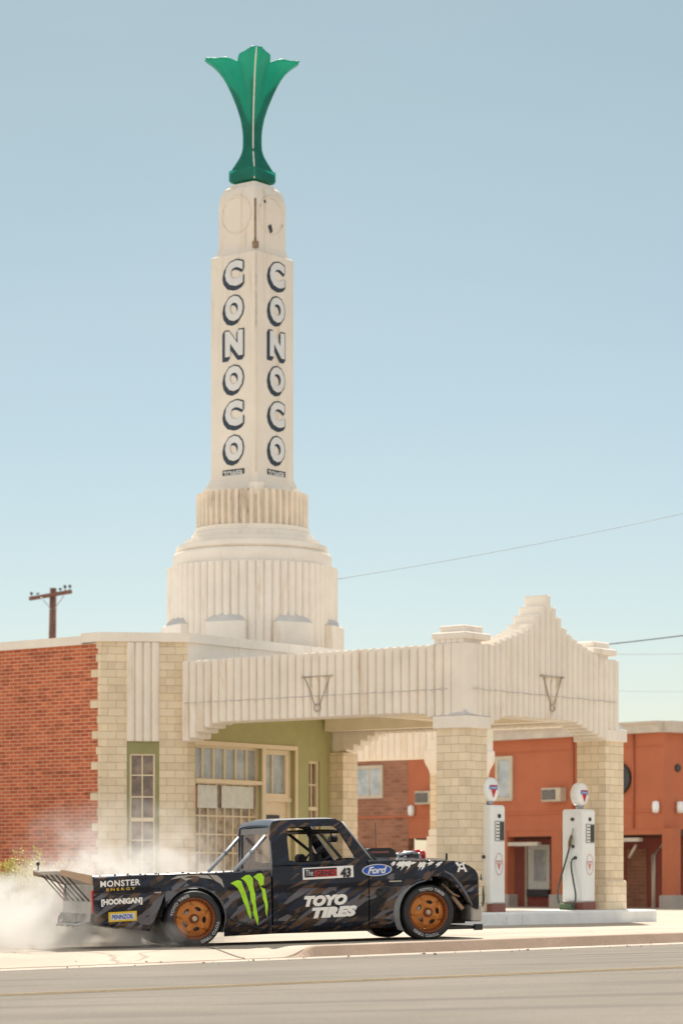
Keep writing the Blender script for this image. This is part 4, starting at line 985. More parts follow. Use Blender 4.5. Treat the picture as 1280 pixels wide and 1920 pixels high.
M['bronze'] = plain('bronze_wheel', (0.46, 0.165, 0.04), 0.33, 0.7, var=0.15, scale=9)
M['bronzedark'] = plain('bronze_rim_barrel', (0.23, 0.075, 0.03), 0.45, 0.5, var=0.2, scale=12)
M['tyretext'] = plain('tyre_lettering', (0.60, 0.60, 0.60), 0.6)
M['decal'] = plain('white_decal', (0.92, 0.90, 0.86), 0.4, var=0.03)
M['wingskin'] = plain('pale_wing_skin', (0.40, 0.37, 0.33), 0.5, var=0.15)
M['diff'] = plain('grey_diffuser', (0.36, 0.33, 0.30), 0.4, 0.3, var=0.2)
M['fairing'] = plain('scuffed_grey_plastic', (0.20, 0.21, 0.215), 0.4, var=0.3, scale=7)
M['tan'] = plain('tan_panel', (0.52, 0.36, 0.24), 0.5)
M['chassis'] = plain('black_chassis', (0.02, 0.018, 0.017), 0.6, var=0.3, scale=12)
M['satin'] = plain('satin_grey_body', (0.13, 0.14, 0.165), 0.32, 0.3)

rear = bp(367, 1719.5); front = bp(805, 1706.5); RT = 0.338
xr, xf = rear[0], front[0]; zwheel = RT
def line(pts, y=-0.92): return [bp(a, b, y) for a, b in pts]
topl = line([(179, 1644), (240, 1640), (300, 1638), (400, 1635), (513, 1630.5), (515, 1622), (545, 1620.5), (600, 1620), (660, 1619), (690, 1616), (697, 1612), (735, 1611), (800, 1611), (856, 1612.5), (872, 1616), (886, 1622), (896, 1629), (902, 1638)])
botl = line([(179, 1732.5), (230, 1739), (285, 1746), (286, 1742), (300, 1706), (313, 1674)])
sill = line([(427, 1755), (520, 1750), (620, 1744), (742, 1738)])
RAr, RAf = 0.375, 0.385
lip = line([(812, 1641), (835, 1643), (852, 1652), (868, 1671), (881, 1692), (893, 1702), (899, 1704)])
xa0, xa1 = bp(313, 1674)[0], xr + RAr*0.985
xb0 = xf - RAf*0.97
def bot(x):
    if x <= botl[2][0]: return lerp(botl[:3], x)
    if x < xa0: return lerp(botl[2:], x)
    if x < xa1: return max(0.09, zwheel + math.sqrt(max(0, RAr**2-(x-xr)**2)))
    if x < xb0: return lerp(sill, x)
    if x < lip[0][0]: return zwheel + math.sqrt(max(0, RAf**2-(x-xf)**2))
    return lerp(lip, x)
top = lambda x: lerp(topl, x)
def ysurf(x, z):
    y = 0.865
    if z > 0.72: y -= 0.30*(z-0.72)**2
    if z < 0.42: y -= 0.45*(0.42-z)**2
    y -= 0.010*math.exp(-((z-0.66)/0.018)**2) - 0.006*math.exp(-((z-0.70)/0.02)**2)
    for xc, w_ in ((xr, 0.16), (xf, 0.16)):
        d = math.hypot(x-xc, (z-zwheel)) - 0.375
        if d < w_: y += 0.062*sm(1-d/w_)
    return y
def strip_panel(name, x0, x1, sgn, mat, tf=top, bf=bot, nz=16, step=0.02, parent=tr, inset=0.0, th=0.03):
    xs = set([x0, x1]); n = max(2, int((x1-x0)/step)); xs |= {x0+(x1-x0)*i/n for i in range(n+1)}
    for c in (botl[2][0], xa0, xa1, xb0, lip[0][0]):
        for e in (-0.0004, 0.0004):
            if x0 < c+e < x1: xs.add(c+e)
    for i in range(40):
        a = math.pi*i/40
        for xc, r in ((xr, RAr), (xf, RAf)):
            x = xc + r*math.cos(a)
            if x0 < x < x1: xs.add(x)
    xs = sorted(xs); mb = MB(); O, I = [], []
    for x in xs:
        b_, t_ = bf(x), tf(x); ro, ri = [], []
        for j in range(nz+1):
            z = b_+(t_-b_)*j/nz; e = 0.0
            if j == nz: e = 0.012
            y = sgn*(ysurf(x, z)-inset-e); ro.append(mb.pt((x, y, z))); ri.append(mb.pt((x, y - sgn*th, z - (0.012 if j == nz else 0))))
        O.append(ro); I.append(ri)
    for i in range(len(xs)-1):
        for j in range(nz):
            mb.idx([O[i][j], O[i+1][j], O[i+1][j+1], O[i][j+1]], 0, True); mb.idx([I[i][j], I[i][j+1], I[i+1][j+1], I[i+1][j]], 0, True)
        mb.idx([O[i][nz], O[i+1][nz], I[i+1][nz], I[i][nz]]); mb.idx([O[i][0], I[i][0], I[i+1][0], O[i+1][0]])
    for i in (0, -1):
        for j in range(nz): mb.idx([O[i][j], O[i][j+1], I[i][j+1], I[i][j]])
    return mb.build(name, mat, parent)
x_tail = bp(180, 1700)[0]; x_bed = bp(513, 1700)[0]; x_door0 = bp(516.5, 1700)[0]; x_door1 = bp(695.5, 1700)[0]; x_fen = bp(697, 1700)[0]; x_nose = bp(901, 1650)[0]
bedside = {}; doors = {}; fenders = {}
for sgn in (-1, 1):
    bedside[sgn] = strip_panel('bed_side', x_tail, x_bed, sgn, M['livery'])
    doors[sgn] = strip_panel('door', x_door0, x_door1, sgn, M['livery'])
    fenders[sgn] = strip_panel('front_fender', x_fen, x_nose, sgn, M['livery'])
    # arch lips in pale grey
    for xc, r, a0, a1 in ((xr, RAr, -35, 150), (xf, RAf, 95, 190)):
        mb = MB(); pts = []
        for k in range(25):
            a = R(a0+(a1-a0)*k/24); x, z = xc+r*math.cos(a), zwheel+r*math.sin(a)
            if z < bot(x)-0.4: continue
            pts.append((x, sgn*(ysurf(x, z)-0.004), z))
        mb.tube(pts, 0.009, 6); mb.build('arch_lip', M['satin'], tr)
    mb = MB(); pts = [(x, sgn*(ysurf(x, z)+0.002), z) for x, z in line([(838, 1632), (852, 1640), (866, 1656), (878, 1676), (889, 1697)])]
    mb.tube(pts, [0.012, 0.02, 0.022, 0.02, 0.012], 6); mb.build('fender_strake', M['satin'], tr)
    # swirling pale fairing behind the front wheel
    mb = MB(); rs = []
    for k in range(12):
        a = R(112+ (215-112)*k/11); x, z = xf+math.cos(a)*(RAf+0.0), zwheel+math.sin(a)*RAf
        z = max(z, 0.13)
        rs.append([(x-0.002, sgn*0.60, z), (x-0.004, sgn*0.885, z), (x-0.05, sgn*0.895, z), (x-0.05, sgn*0.86, z)])
    mb.rings(rs, cap=False); mb.build('wheel_fairing', M['satin'], tr, fix=True)
    mb = MB(); A_, B_ = [], []
    for k in range(15):
        a = R(118+(222-118)*k/14); wd = 0.010 + 0.050*sm(k/6)*(1-0.3*sm((k-10)/4))
        for L_, r in ((A_, RAf), (B_, RAf+wd)):
            x, z = xf+r*math.cos(a), max(zwheel+r*math.sin(a), 0.125); L_.append((x, sgn*(ysurf(x, z)+0.012), z))
    for k in range(14): mb.face([A_[k], A_[k+1], B_[k+1], B_[k]], 0, True)
    mb.build('fairing_plate', M['fairing'], tr, fix=False)
    # rear wheel tub
    mb = MB(); rs = []
    for k in range(19):
        a = R(5+170*k/18); x, z = xr+math.cos(a)*(RAr+0.01), zwheel+math.sin(a)*(RAr+0.01)
        rs.append([(x, sgn*0.50, z), (x, sgn*0.85, z)])
    for a_, b_ in zip(rs[:-1], rs[1:]): mb.face([a_[0], a_[1], b_[1], b_[0]])
    mb.build('wheel_tub', M['satin'], tr, fix=False)
# hood, nose, bed floor, tail
zc_ = lambda x: top(x) + 0.0
xs = [x_fen + (x_nose-x_fen)*i/24 for i in range(25)]
mb = MB(); rows = []
for x in xs:
    yy = ysurf(x, top(x)) - 0.02; row = []
    for j in range(17):
        t = -1 + 2*j/16; bulge = 0.028*(1-t*t) + 0.018*sm((0.62-abs(t))/0.12)
        row.append((x, yy*t, top(x) - 0.008 + bulge*sm((x_nose-x)/0.25)))
    rows.append(row)
I = [[mb.pt(p) for p in r] for r in rows]
for i in range(24):
    for j in range(16): mb.idx([I[i][j], I[i+1][j], I[i+1][j+1], I[i][j+1]], 0, True)
mb.build('hood', M['livery'], tr, fix=False)
zn0, zn1 = bp(898, 1702)[1], top(x_nose)
mb = MB(); yy = 0.84
mb.rings([[(x_nose-0.04, s_*yy, z) for s_, z in ((-1, zn0), (1, zn0), (1, zn1-0.02), (-1, zn1-0.02))], [(x_nose+0.012, s_*(yy+0.005), z) for s_, z in ((-1, zn0+0.03), (1, zn0+0.03), (1, zn1-0.03), (-1, zn1-0.03))]])
mb.build('front_panel', M['livery'], tr)
mb = MB(); zm = (zn0+zn1)/2; mb.box((x_nose+0.006, -0.50, zm-0.09), (x_nose+0.02, 0.50, zm+0.1), 0)
for i in range(6): mb.box((x_nose+0.0201, -0.49, zm-0.075+0.03*i), (x_nose+0.03, 0.49, zm-0.065+0.03*i), 1)
gr = mb.build('grille', [M['black'], M['darkgrey']], tr)
for s_ in (-1, 1):
    mb = MB(); mb.lathe([(0.105, -0.005), (0.105, 0.022), (0.09, 0.028), (0.0005, 0.034)], 24, (x_nose, s_*0.64, zm), axis='x'); mb.build('headlight', M['white'], tr)
zb0, zb1 = bp(900, 1727)[1], bp(900, 1694)[1]
mb = MB(); mb.box((bp(889, 1700)[0], -0.84, zb0), (bp(909, 1700)[0], 0.84, zb1), bev=0.02); mb.build('front_bumper', M['wingskin'], tr)
zs0, zs1 = bp(890, 1741)[1], bp(890, 1735)[1]
mb = MB(); mb.box((xf+0.28, -0.80, zs0), (bp(905, 1740)[0], 0.80, zs1)); mb.box((bp(894, 1740)[0], -0.86, zs0-0.015), (bp(908, 1740)[0], -0.80, zs1+0.02)); mb.box((bp(894, 1740)[0], 0.80, zs0-0.015), (bp(908, 1740)[0], 0.86, zs1+0.02))
mb.build('splitter', M['black'], tr)
mb = MB()
mb.box((x_tail+0.1, -0.60, 0.30), (x_bed-0.05, 0.60, 0.34)); mb.box((x_bed-0.1, -0.80, 0.13), (x_fen+0.02, 0.80, 0.20)); mb.box((xf-0.33, -0.45, 0.18), (x_nose-0.03, 0.45, 0.60)); mb.box((x_fen, -0.78, 0.30), (x_fen+0.05, 0.78, 0.85)); mb.box((x_bed-0.02, -0.78, 0.2), (x_bed+0.03, 0.78, 0.82))
for s_ in (-1, 1):
    mb.tube([(xf-0.3, s_*0.52, 0.80), (xf+0.1, s_*0.60, 0.82), (xf+0.36, s_*0.66, 0.72), (xf+0.42, s_*0.66, 0.30)], 0.022, 8)
    mb.tube([(xf+0.05, s_*0.5, 0.28), (xf+0.30, s_*0.68, 0.45), (xf+0.40, s_*0.72, 0.60)], 0.02, 8)
    mb.tube([(xf+0.30, s_*0.60, 0.25), (xf+0.55, s_*0.72, 0.50)], 0.016, 8); mb.tube([(xf-0.02, s_*0.55, 0.30), (xf+0.03, s_*0.56, 0.80)], 0.035, 10)
    mb.tube([(xr-0.05, s_*0.50, 0.3), (xr, s_*0.52, 0.80)], 0.035, 10)
mb.tube([(xr, -0.7, zwheel), (xr, 0.7, zwheel)], 0.05, 10); mb.tube([(xf, -0.7, zwheel), (xf, 0.7, zwheel)], 0.04, 10)
mb.build('chassis', M['chassis'], tr)
for s_ in (-1, 1):
    mb = MB()
    mb.tube([(xf+0.34, s_*0.55, 0.62), (xf+0.40, s_*0.70, 0.50), (xf+0.50, s_*0.74, 0.36)], 0.028, 8)
    mb.tube([(xf+0.02, s_*0.72, 0.78), (xf+0.30, s_*0.74, 0.80)], 0.018, 8); mb.tube([(xf+0.25, s_*0.70, 0.68), (xf+0.38, s_*0.74, 0.55), (xf+0.46, s_*0.74, 0.52)], 0.014, 8)
    mb.build('cooler_pipe', M['tan'], tr)
mb = MB(); mb.box((x_tail+0.02, -0.80, 0.66), (x_bed-0.02, 0.80, 0.69)); mb.build('bed_floor', M['chassis'], tr)
mb = MB()       # ragged bed rail trim with rivets
for i in range(12):
    x = x_tail + 0.08 + i*0.175 + random.uniform(-0.015, 0.015); h_ = random.uniform(0.001, 0.009)
    for s_ in (-1, 1): mb.box((x, s_*(ysurf(x, top(x))-0.04), top(x)-0.006), (x+random.uniform(0.01, 0.03), s_*(ysurf(x, top(x))-0.012), top(x)+h_))
mb.build('rail_fastener', M['darkgrey'], tr)
# tail: lamp strips, tailgate, diffuser, wing
zt0, zt1 = bp(182, 1732)[1], bp(182, 1646)[1]
for s_ in (-1, 1):
    mb = MB(); mb.box((x_tail-0.02, s_*0.80, zt0+0.12), (x_tail-0.001, s_*0.855, zt1-0.14), bev=0.006); mb.build('tail_lamp', M['red'], tr)
Z_ = lambda py: bp(181, py)[1]
mb = MB(); mb.box((x_tail+0.01, -0.80, Z_(1691)), (x_tail+0.04, 0.80, Z_(1658))); mb.build('tailgate', M['diff'], tr)
mb = MB(); mb.rings([[(x, -0.83, z), (x, 0.83, z), (x-0.012, 0.83, z), (x-0.012, -0.83, z)] for x, z in ((x_tail-0.005, Z_(1690)), (x_tail-0.02, Z_(1708)), (x_tail-0.05, Z_(1728)))]); mb.build('diffuser', M['diff'], tr)
mb = MB()
for y in (-0.55, -0.1, 0.35, 0.6): mb.box((x_tail-0.025, y-0.008, Z_(1726)), (x_tail-0.11, y+0.008, Z_(1712)))
mb.build('diffuser_fin', M['diff'], tr)
mb = MB(); zq = zt0+0.02
mb.tube([(x_tail-0.03, -0.6, zq), (x_tail-0.14, -0.55, zq-0.03), (x_tail-0.14, 0.55, zq-0.03), (x_tail-0.03, 0.6, zq)], 0.018, 8)
for y in (-0.35, 0, 0.35, 0.6): mb.tube([(x_tail, y, zq), (x_tail-0.16, y, zq-0.05)], 0.014, 6); mb.tube([(x_tail-0.14, y, zq-0.05), (x_tail-0.12, y, zq+0.07)], 0.012, 6)
mb.build('tow_frame', M['steel'], tr)
wg = empty('rear_wing', (0, 0, 0), 0, tr)
zt_ = Z_(1632)
xw_ = x_tail - 0.36
mb = MB(); sect = [(x_tail, Z_(1657)), (xw_, Z_(1633)), (xw_-0.015, Z_(1631)), (xw_, Z_(1630)), (x_tail, Z_(1653.5))]
mb.rings([[(x, y, z) for x, z in sect] for y in (-0.82, 0.86)]); mb.build('wing_plate', M['wingskin'], wg)
for y in (-0.835, 0.865):
    mb = MB(); sect = [(x_tail+0.01, Z_(1659)), (x_tail+0.0, Z_(1641)), (xw_+0.02, Z_(1629)), (xw_-0.02, Z_(1629)), (xw_-0.02, Z_(1639)), (xw_+0.08, Z_(1643))]
    mb.rings([[(x, yy, z) for x, z in sect] for yy in (y, y+0.012)]); mb.build('end_plate', M['tan'], wg)
for y in (-0.66, -0.36, -0.06, 0.24, 0.54, 0.80):
    mb = MB(); mb.tube([(xw_+0.07, y, Z_(1637)), (x_tail-0.015, y-0.02, Z_(1689))], 0.009, 6); mb.build('strut', M['darkgrey'], wg)
mb = MB(); mb.tube([(x_tail-0.34, 0.75, zt_+0.02), (x_tail-0.34, 0.75, zt_+0.09)], 0.008, 6); mb.lathe([(0.02, 0.08), (0.02, 0.12)], 10, (x_tail-0.34, 0.75, zt_)); mb.build('rain_light', M['darkgrey'], wg)

# cab: leaning side frames with the window opening, roof, pillars, glass, cage
def cy(z): return 0.80 - 0.16*max(0, z-0.95)
cabout = [(512, 1634), (511, 1600), (510, 1565), (511.5, 1549), (517, 1539.5), (528, 1537), (560, 1535.5), (600, 1534.5), (634, 1534), (645, 1540), (656, 1555), (668, 1572), (682, 1592), (697, 1612), (696, 1622), (640, 1624), (560, 1626)]
cabin = [(543.5, 1612), (543, 1595), (542, 1570), (542.5, 1558), (545, 1552), (551, 1550.5), (570, 1549.5), (600, 1548.5), (626, 1547.5), (634, 1550), (641, 1558), (650, 1574), (660, 1592), (668, 1606), (664, 1610), (620, 1613), (560, 1616)]
for sgn in (-1, 1):
    mb = MB()
    def cp(p, dy):
        x, z = bp(p[0], p[1], -0.74); return (x, sgn*(cy(z)-dy), z)
    mb.rings([[cp(p, 0.012) for p in cabin], [cp(p, 0) for p in cabin], [cp(p, 0) for p in cabout], [cp(p, 0.05) for p in cabout], [cp(p, 0.05) for p in cabin], [cp(p, 0.012) for p in cabin]], cap=False)
    mb.build('cab_side', M['livery'], tr)
C = [bp(*p, -0.74) for p in cabout]
mb = MB(); rows = []
rp = [C[3], C[4], C[5], C[6], C[7], C[8], C[9]]
for (x, z) in rp:
    rows.append([(x + (0.0), (cy(z)-0.02)*t, z + 0.022*(1-t*t) + (0.004 if abs(t) < 1 else -0.004)) for t in [-1+2*j/12 for j in range(13)]])
I = [[mb.pt(p) for p in r] for r in rows]; J = [[mb.pt((p[0], p[1], p[2]-0.02)) for p in r] for r in rows]
for i in range(len(rp)-1):
    for j in range(12): mb.idx([I[i][j], I[i+1][j], I[i+1][j+1], I[i][j+1]], 0, True); mb.idx([J[i][j], J[i][j+1], J[i+1][j+1], J[i+1][j]], 0, True)
mb.build('roof', M['satin'], tr, fix=False)
# rear wall of the cab with its window
xb_, zb_ = C[0][0], 0.86; zt2_ = C[3][1]-0.01
mb = MB(); def_r = lambda x, y, z: (x, y, z)
yo_, yi_ = 0.76, 0.66; yt, yti = cy(zt2_)-0.03, cy(zt2_)-0.10
out_ = [(-yo_, zb_-0.06), (yo_, zb_-0.06), (yt, zt2_), (-yt, zt2_)]; in_ = [(-yi_, zb_+0.05), (yi_, zb_+0.05), (yti, zt2_-0.07), (-yti, zt2_-0.07)]
f1 = lambda L, dx: [(xb_+0.0+dx+(z-zb_)*0.0, y, z) for y, z in L]
mb.rings([f1(in_, 0.005), f1(out_, 0.005), f1(out_, 0.045), f1(in_, 0.045), f1(in_, 0.005)], cap=False); mb.build('rear_frame', M['satin'], tr)
mb = MB(); mb.face([(xb_+0.02, y, z) for y, z in in_]); mb.build('rear_window', M['smoked'], tr, fix=False)
# windscreen between the A pillars
a, b_ = C[9], C[13]
mb = MB(); mb.face([(a[0], -(cy(a[1])-0.04), a[1]), (b_[0], -(cy(b_[1])-0.04), b_[1]), (b_[0], cy(b_[1])-0.04, b_[1]), (a[0], cy(a[1])-0.04, a[1])]); mb.build('windscreen', M['glass'], tr, fix=False)
mb = MB()
for s_ in (-1, 1): mb.tube([(a[0]+0.01, s_*(cy(a[1])-0.02), a[1]), (b_[0]+0.01, s_*(cy(b_[1])-0.02), b_[1])], 0.016, 8)
mb.tube([(b_[0]+0.02, -0.76, b_[1]-0.01), (b_[0]+0.02, 0.76, b_[1]-0.01)], 0.02, 8); mb.build('windscreen_frame', M['greypaint'], tr)
# roll cage, seats, dash, mirror, wheel
mb = MB(); zf_ = zt2_-0.05
xw0, xw1 = bp(560, 1600, 0)[0], bp(648, 1600, 0)[0]
for s_ in (-1, 1):
    mb.tube([(xw0, s_*0.60, 0.25), (xw0, s_*0.60, 1.0), (xw0+0.02, s_*0.52, zf_)], 0.022, 8)
    mb.tube([(xw0+0.02, s_*0.52, zf_), (xw1-0.15, s_*0.52, zf_-0.01), (xw1+0.20, s_*0.66, 0.98), (xw1+0.22, s_*0.66, 0.3)], 0.022, 8)
mb.tube([(xw0+0.02, -0.52, zf_), (xw0+0.02, 0.52, zf_)], 0.022, 8); mb.tube([(xw1-0.15, -0.5, zf_-0.01), (xw1-0.15, 0.5, zf_-0.01)], 0.02, 8)
mb.tube([(xw0, 0.58, 0.9), (xw0, -0.58, 0.9)], 0.02, 8); mb.tube([(xw0+0.02, 0.5, zf_), (xw0+0.62, 0.60, 0.9)], 0.02, 8)
mb.build('roll_cage', M['chassis'], tr)
mb = MB()
for s_ in (-0.35, 0.35):
    mb.box((xw0+0.12, s_-0.22, 0.30), (xw0+0.22, s_+0.22, 0.98), bev=0.03); mb.box((xw0+0.15, s_-0.22, 0.30), (xw0+0.62, s_+0.22, 0.40), bev=0.03)
    mb.box((xw0+0.10, s_-0.12, 0.96), (xw0+0.19, s_+0.12, 1.08), bev=0.03)
mb.build('seat', M['chassis'], tr)
mb = MB(); mb.box((xw1-0.22, -0.68, 0.72), (x_fen-0.02, 0.68, 0.965), bev=0.03); mb.box((xw0+0.55, -0.45, 0.90), (xw1-0.2, -0.15, 0.99), bev=0.03); mb.build('dashboard', M['black'], tr)
mb = MB(); sw = [(xw1-0.38+0.04*math.sin(t), 0.35+0.15*math.cos(t), 0.93+0.14*math.sin(t)) for t in [2*math.pi*k/20 for k in range(21)]]
mb.tube(sw, 0.015, 6, cap=False); mb.tube([(xw1-0.38, 0.35, 0.93), (xw1-0.2, 0.35, 0.88)], 0.02, 6); mb.build('steering_wheel', M['black'], tr)
mb = MB(); p = bp(627, 1571, -0.3); mb.box((p[0]-0.03, -0.36, p[1]-0.05), (p[0]+0.06, -0.2, p[1]+0.03), bev=0.02); mb.tube([(p[0], -0.28, p[1]), (p[0]-0.02, -0.28, zf_)], 0.01, 6); mb.build('mirror', M['black'], tr)
for y, (a1, b1), (a2, b2) in ((-0.62, (446, 1632), (506, 1567)), (0.62, (446, 1632), (506, 1567))):
    mb = MB(); p, q_ = bp(a1, b1, -0.7), bp(a2, b2, -0.7); mb.tube([(p[0], y, p[1]-0.1), (p[0], y, p[1]), (q_[0], y*0.98, q_[1])], 0.024, 10)
    m1 = (p[0]*0.45+q_[0]*0.55, p[1]*0.45+q_[1]*0.55); mb.lathe([(0.034, -0.02), (0.034, 0.02)], 10, (m1[0], y, m1[1])); mb.build('bed_brace', M['greypaint'], tr)
mb = MB()   # blower scoop and engine top through the hood
p0, p1 = bp(690, 1606, -0.25), bp(745, 1589, -0.25)
mb.rings([[(x, y, z) for x, z in ((p0[0], p0[1]-0.03), (p0[0]+0.0, p1[1]-0.015), (p0[0]+0.05, p1[1]), (p1[0]-0.08, p1[1]), (p1[0]-0.02, p1[1]-0.03), (p1[0], p0[1]-0.03))] for y in (-0.28, 0.28)]); 
mb.box((p0[0]+0.05, -0.285, p0[1]+0.04), (p1[0]-0.1, -0.2801, p0[1]+0.065), m=1)
mb.build('intake_scoop', [M['black'], M['redbase']], tr)
mb = MB(); e0 = bp(746, 1607, -0.2)
for i in range(7):
    x = e0[0] + 0.047*i; mb.lathe([(0.030, -0.07), (0.034, 0.0), (0.022, 0.018), (0.034, 0.03), (0.012, 0.05)], 10, (x, -0.24+0.08*(i % 2), e0[1]+0.012*(i % 3)), m=i % 2)
mb.tube([(e0[0]-0.05, -0.2, e0[1]-0.01), (e0[0]+0.10, -0.27, e0[1]+0.045), (e0[0]+0.22, -0.22, e0[1]+0.05), (e0[0]+0.31, -0.2, e0[1]+0.0)], 0.026, 8, 0)
mb.box((e0[0]+0.16, -0.3, e0[1]-0.05), (e0[0]+0.27, 0.2, e0[1]+0.055), 1, 0.02); mb.build('engine_top', [M['steel'], M['darkgrey']], tr)
mb = MB(); q_ = bp(793, 1600, -0.2); mb.lathe([(0.05, -0.07), (0.055, 0.0), (0.045, 0.03), (0.02, 0.045)], 14, (q_[0], -0.2, q_[1]-0.005)); mb.tube([(q_[0]-0.02, -0.2, q_[1]+0.025), (q_[0]-0.11, -0.2, q_[1]+0.03)], 0.024, 8); mb.build('filler_cap', M['red'], tr)
mb = MB(); q_ = bp(840, 1604, -0.3); mb.tube([(q_[0], -0.3, q_[1]-0.05), (q_[0], -0.3, q_[1]+0.03)], 0.014, 8); mb.build('hood_pin', M['black'], tr)
mb = MB(); q_ = bp(708, 1600, -0.1); mb.tube([(q_[0], -0.1, q_[1]-0.08), (q_[0], -0.1, q_[1]+0.38)], 0.004, 5); mb.build('antenna', M['black'], tr)
mb = MB(); q_ = bp(716, 1672); mb.lathe([(0.05, -ysurf(q_[0], q_[1])+0.01), (0.05, -ysurf(q_[0], q_[1])-0.012), (0.036, -ysurf(q_[0], q_[1])-0.014), (0.034, -ysurf(q_[0], q_[1])+0.0), (0.001, -ysurf(q_[0], q_[1])-0.002)], 20, (q_[0], 0, q_[1]), axis='y'); mb.build('exhaust_port', M['black'], tr)
mb = MB(); q0, q1 = bp(432, 1722), bp(470, 1733)
mb.tube([(x, -(ysurf(x, z)+0.008), z) for x, z in (q0, q1, bp(500, 1745))], 0.012, 6); mb.build('side_exhaust', M['black'], tr)
mb = MB()
for a1, a2, y_ in ((294, 308, 1672.5), (734, 757, 1651.5)):
    p, q_ = bp(a1, y_), bp(a2, y_-1); mb.box((p[0], -ysurf(p[0], p[1])-0.012, p[1]-0.008), (q_[0], -ysurf(p[0], p[1])+0.01, p[1]+0.008))
mb.build('side_marker', M['wingskin'], tr)

# wheels
def wheel():
    w_ = empty('wheel')                       # axis along -y = outside
    mb = MB(); W = 0.15
    mb.lathe([(0.245, 0.12), (0.30, 0.15), (0.328, 0.13), (RT, 0.09), (RT, -0.09), (0.328, -0.13), (0.305, -0.150), (0.262, -0.155), (0.247, -0.135), (0.247, 0.12)], 64, (0, 0, 0), axis='y', cap=False); ty = mb.build('tyre', M['rubber'], w_)
    for k0, word in ((0, 'TOYO TIRES'), (1, 'TOYO TIRES')):
        mb = MB(); V_, F_ = fit(text_faces(word, 0.015), 0.34, 0.036)
        def arc(x, y, k0=k0): 
            r = 0.283 + y; a = math.pi/2 - x/0.283 + math.pi*k0
            return (r*math.cos(a), -0.1565, r*math.sin(a))
        # subdivide by bending every vertex; letters are small enough
        put(mb, (V_, F_), arc); mb.build('tyre_lettering', M['tyretext'], w_, fix=False)
    mb = MB(); mb.lathe([(0.249, 0.11), (0.215, 0.10), (0.205, 0.0), (0.215, -0.09), (0.232, -0.130), (0.250, -0.142), (0.252, -0.10)], 64, (0, 0, 0), axis='y', cap=False)
    for k in range(36):
        a = 2*math.pi*k/36; mb.lathe([(0.006, -0.10), (0.006, -0.139), (0.002, -0.141)], 6, (0.224*math.cos(a), 0, 0.224*math.sin(a)), m=1, axis='y', smooth=False)
    rim = mb.build('rim', [M['bronzedark'], M['bronze']], w_)
    # spoke face with five oval slots
    mb = MB(); R0, R1, HCR = 0.055, 0.212, 0.122
    for s5 in range(5):
        A0 = 2*math.pi*s5/5 + 0.3; h = math.pi/5; n = 40
        inner, outer = [], []
        hc = Vector((HCR*math.cos(A0), HCR*math.sin(A0))); er = Vector((math.cos(A0), math.sin(A0))); et = Vector((-er.y, er.x))
        for k in range(n):
            t = 2*math.pi*k/n; d = er*math.cos(t) + et*math.sin(t)
            ic = hc + er*0.024*math.cos(t) + et*0.040*math.sin(t)*(1.0+0.15*math.cos(t))
            s_ = 0.0
            while s_ < 0.3:                     # march to the sector border
                q_ = hc + d*s_; rr = q_.length; an = math.atan2(q_.y, q_.x) - A0; an = (an+math.pi) % (2*math.pi) - math.pi
                if rr < R0 or rr > R1 or abs(an) > h: break
                s_ += 0.001
            inner.append(ic); outer.append(hc + d*s_)
        yv = lambda q_, base: base + 0.020*sm((q_.length-0.16)/0.06)
        rs = []
        for L, base in ((inner, -0.075), (inner, -0.104), (outer, -0.108)):
            rs.append([(q_.x, yv(q_, base), q_.y) for q_ in L])
        mb.rings(rs, cap=False)
    mb.build('spoke_face', M['bronze'], w_)
    mb = MB(); mb.lathe([(0.16, -0.03), (0.15, -0.05), (0.05, -0.05)], 32, (0, 0, 0), axis='y'); mb.build('brake_disc', M['steel'], w_)
    mb = MB(); mb.lathe([(0.058, -0.10), (0.058, -0.128), (0.050, -0.133), (0.042, -0.118), (0.036, -0.118)], 28, (0, 0, 0), m=0, axis='y'); mb.lathe([(0.034, -0.11), (0.032, -0.140), (0.018, -0.145)], 6, (0, 0, 0), m=1, axis='y', smooth=False); mb.build('hub', [M['bronzedark'], M['tan']], w_)
    return w_
wp = wheel(); wp.parent = tr; wp.location = (xr, -0.765, zwheel); wp.rotation_euler = (0, R(-48), 0)
for x, s_, roll, steer in ((xf, -1, 10, 0), (xr, 1, 20, 0), (xf, 1, 60, 0)):
    c = copy_tree(wp, tr); c.location = (x, s_*0.765, zwheel)
    c.rotation_mode = 'ZYX' if False else 'XYZ'
    c.rotation_euler = (0, R(roll), 0) if s_ < 0 else (0, R(roll), R(180))

# ---- livery lettering, wrapped on the panels
def decal(parent, items, mats, name='decal', off=0.003):
    mb = MB()
    for n_, (VF, (px0, py0, px1, py1), slope, m_) in enumerate(items):
        (xa, za), (xb2, zb2) = bp(px0, py1), bp(px1, py0); w_ = xb2-xa; cx = (xa+xb2)/2
        h_ = (py1-py0)*NY/FOC; zc = (bp(px0, (py0+py1)/2)[1] + bp(px1, (py0+py1)/2)[1])/2
        V_, F_ = fit(VF, w_, h_)
        def loc(x, y):
            X = cx+x; Z = zc+y+slope*x; return (X, -(ysurf(X, Z)+off+0.0022*n_), Z)
        put(mb, (V_, F_), loc, m_)
    return mb.build(name, mats, parent, fix=False)
rect = lambda n=10: ([(i/n, j) for j in (0, 1) for i in range(n+1)], [[i, i+1, n+2+i, n+1+i] for i in range(n)])
DM = [M['black'], M['decal'], M['red'], M['yellow'], M['blue'], M['acid'], M['letterwhite']]
SL = 0.03
decal(doors[-1], [(text_faces('TOYO', 0.08, 0.25, 1.05), (574, 1677, 655, 1697.5), SL, 1), (text_faces('TIRES', 0.08, 0.25, 1.05), (588, 1698.5, 673, 1719), SL, 1)], DM)
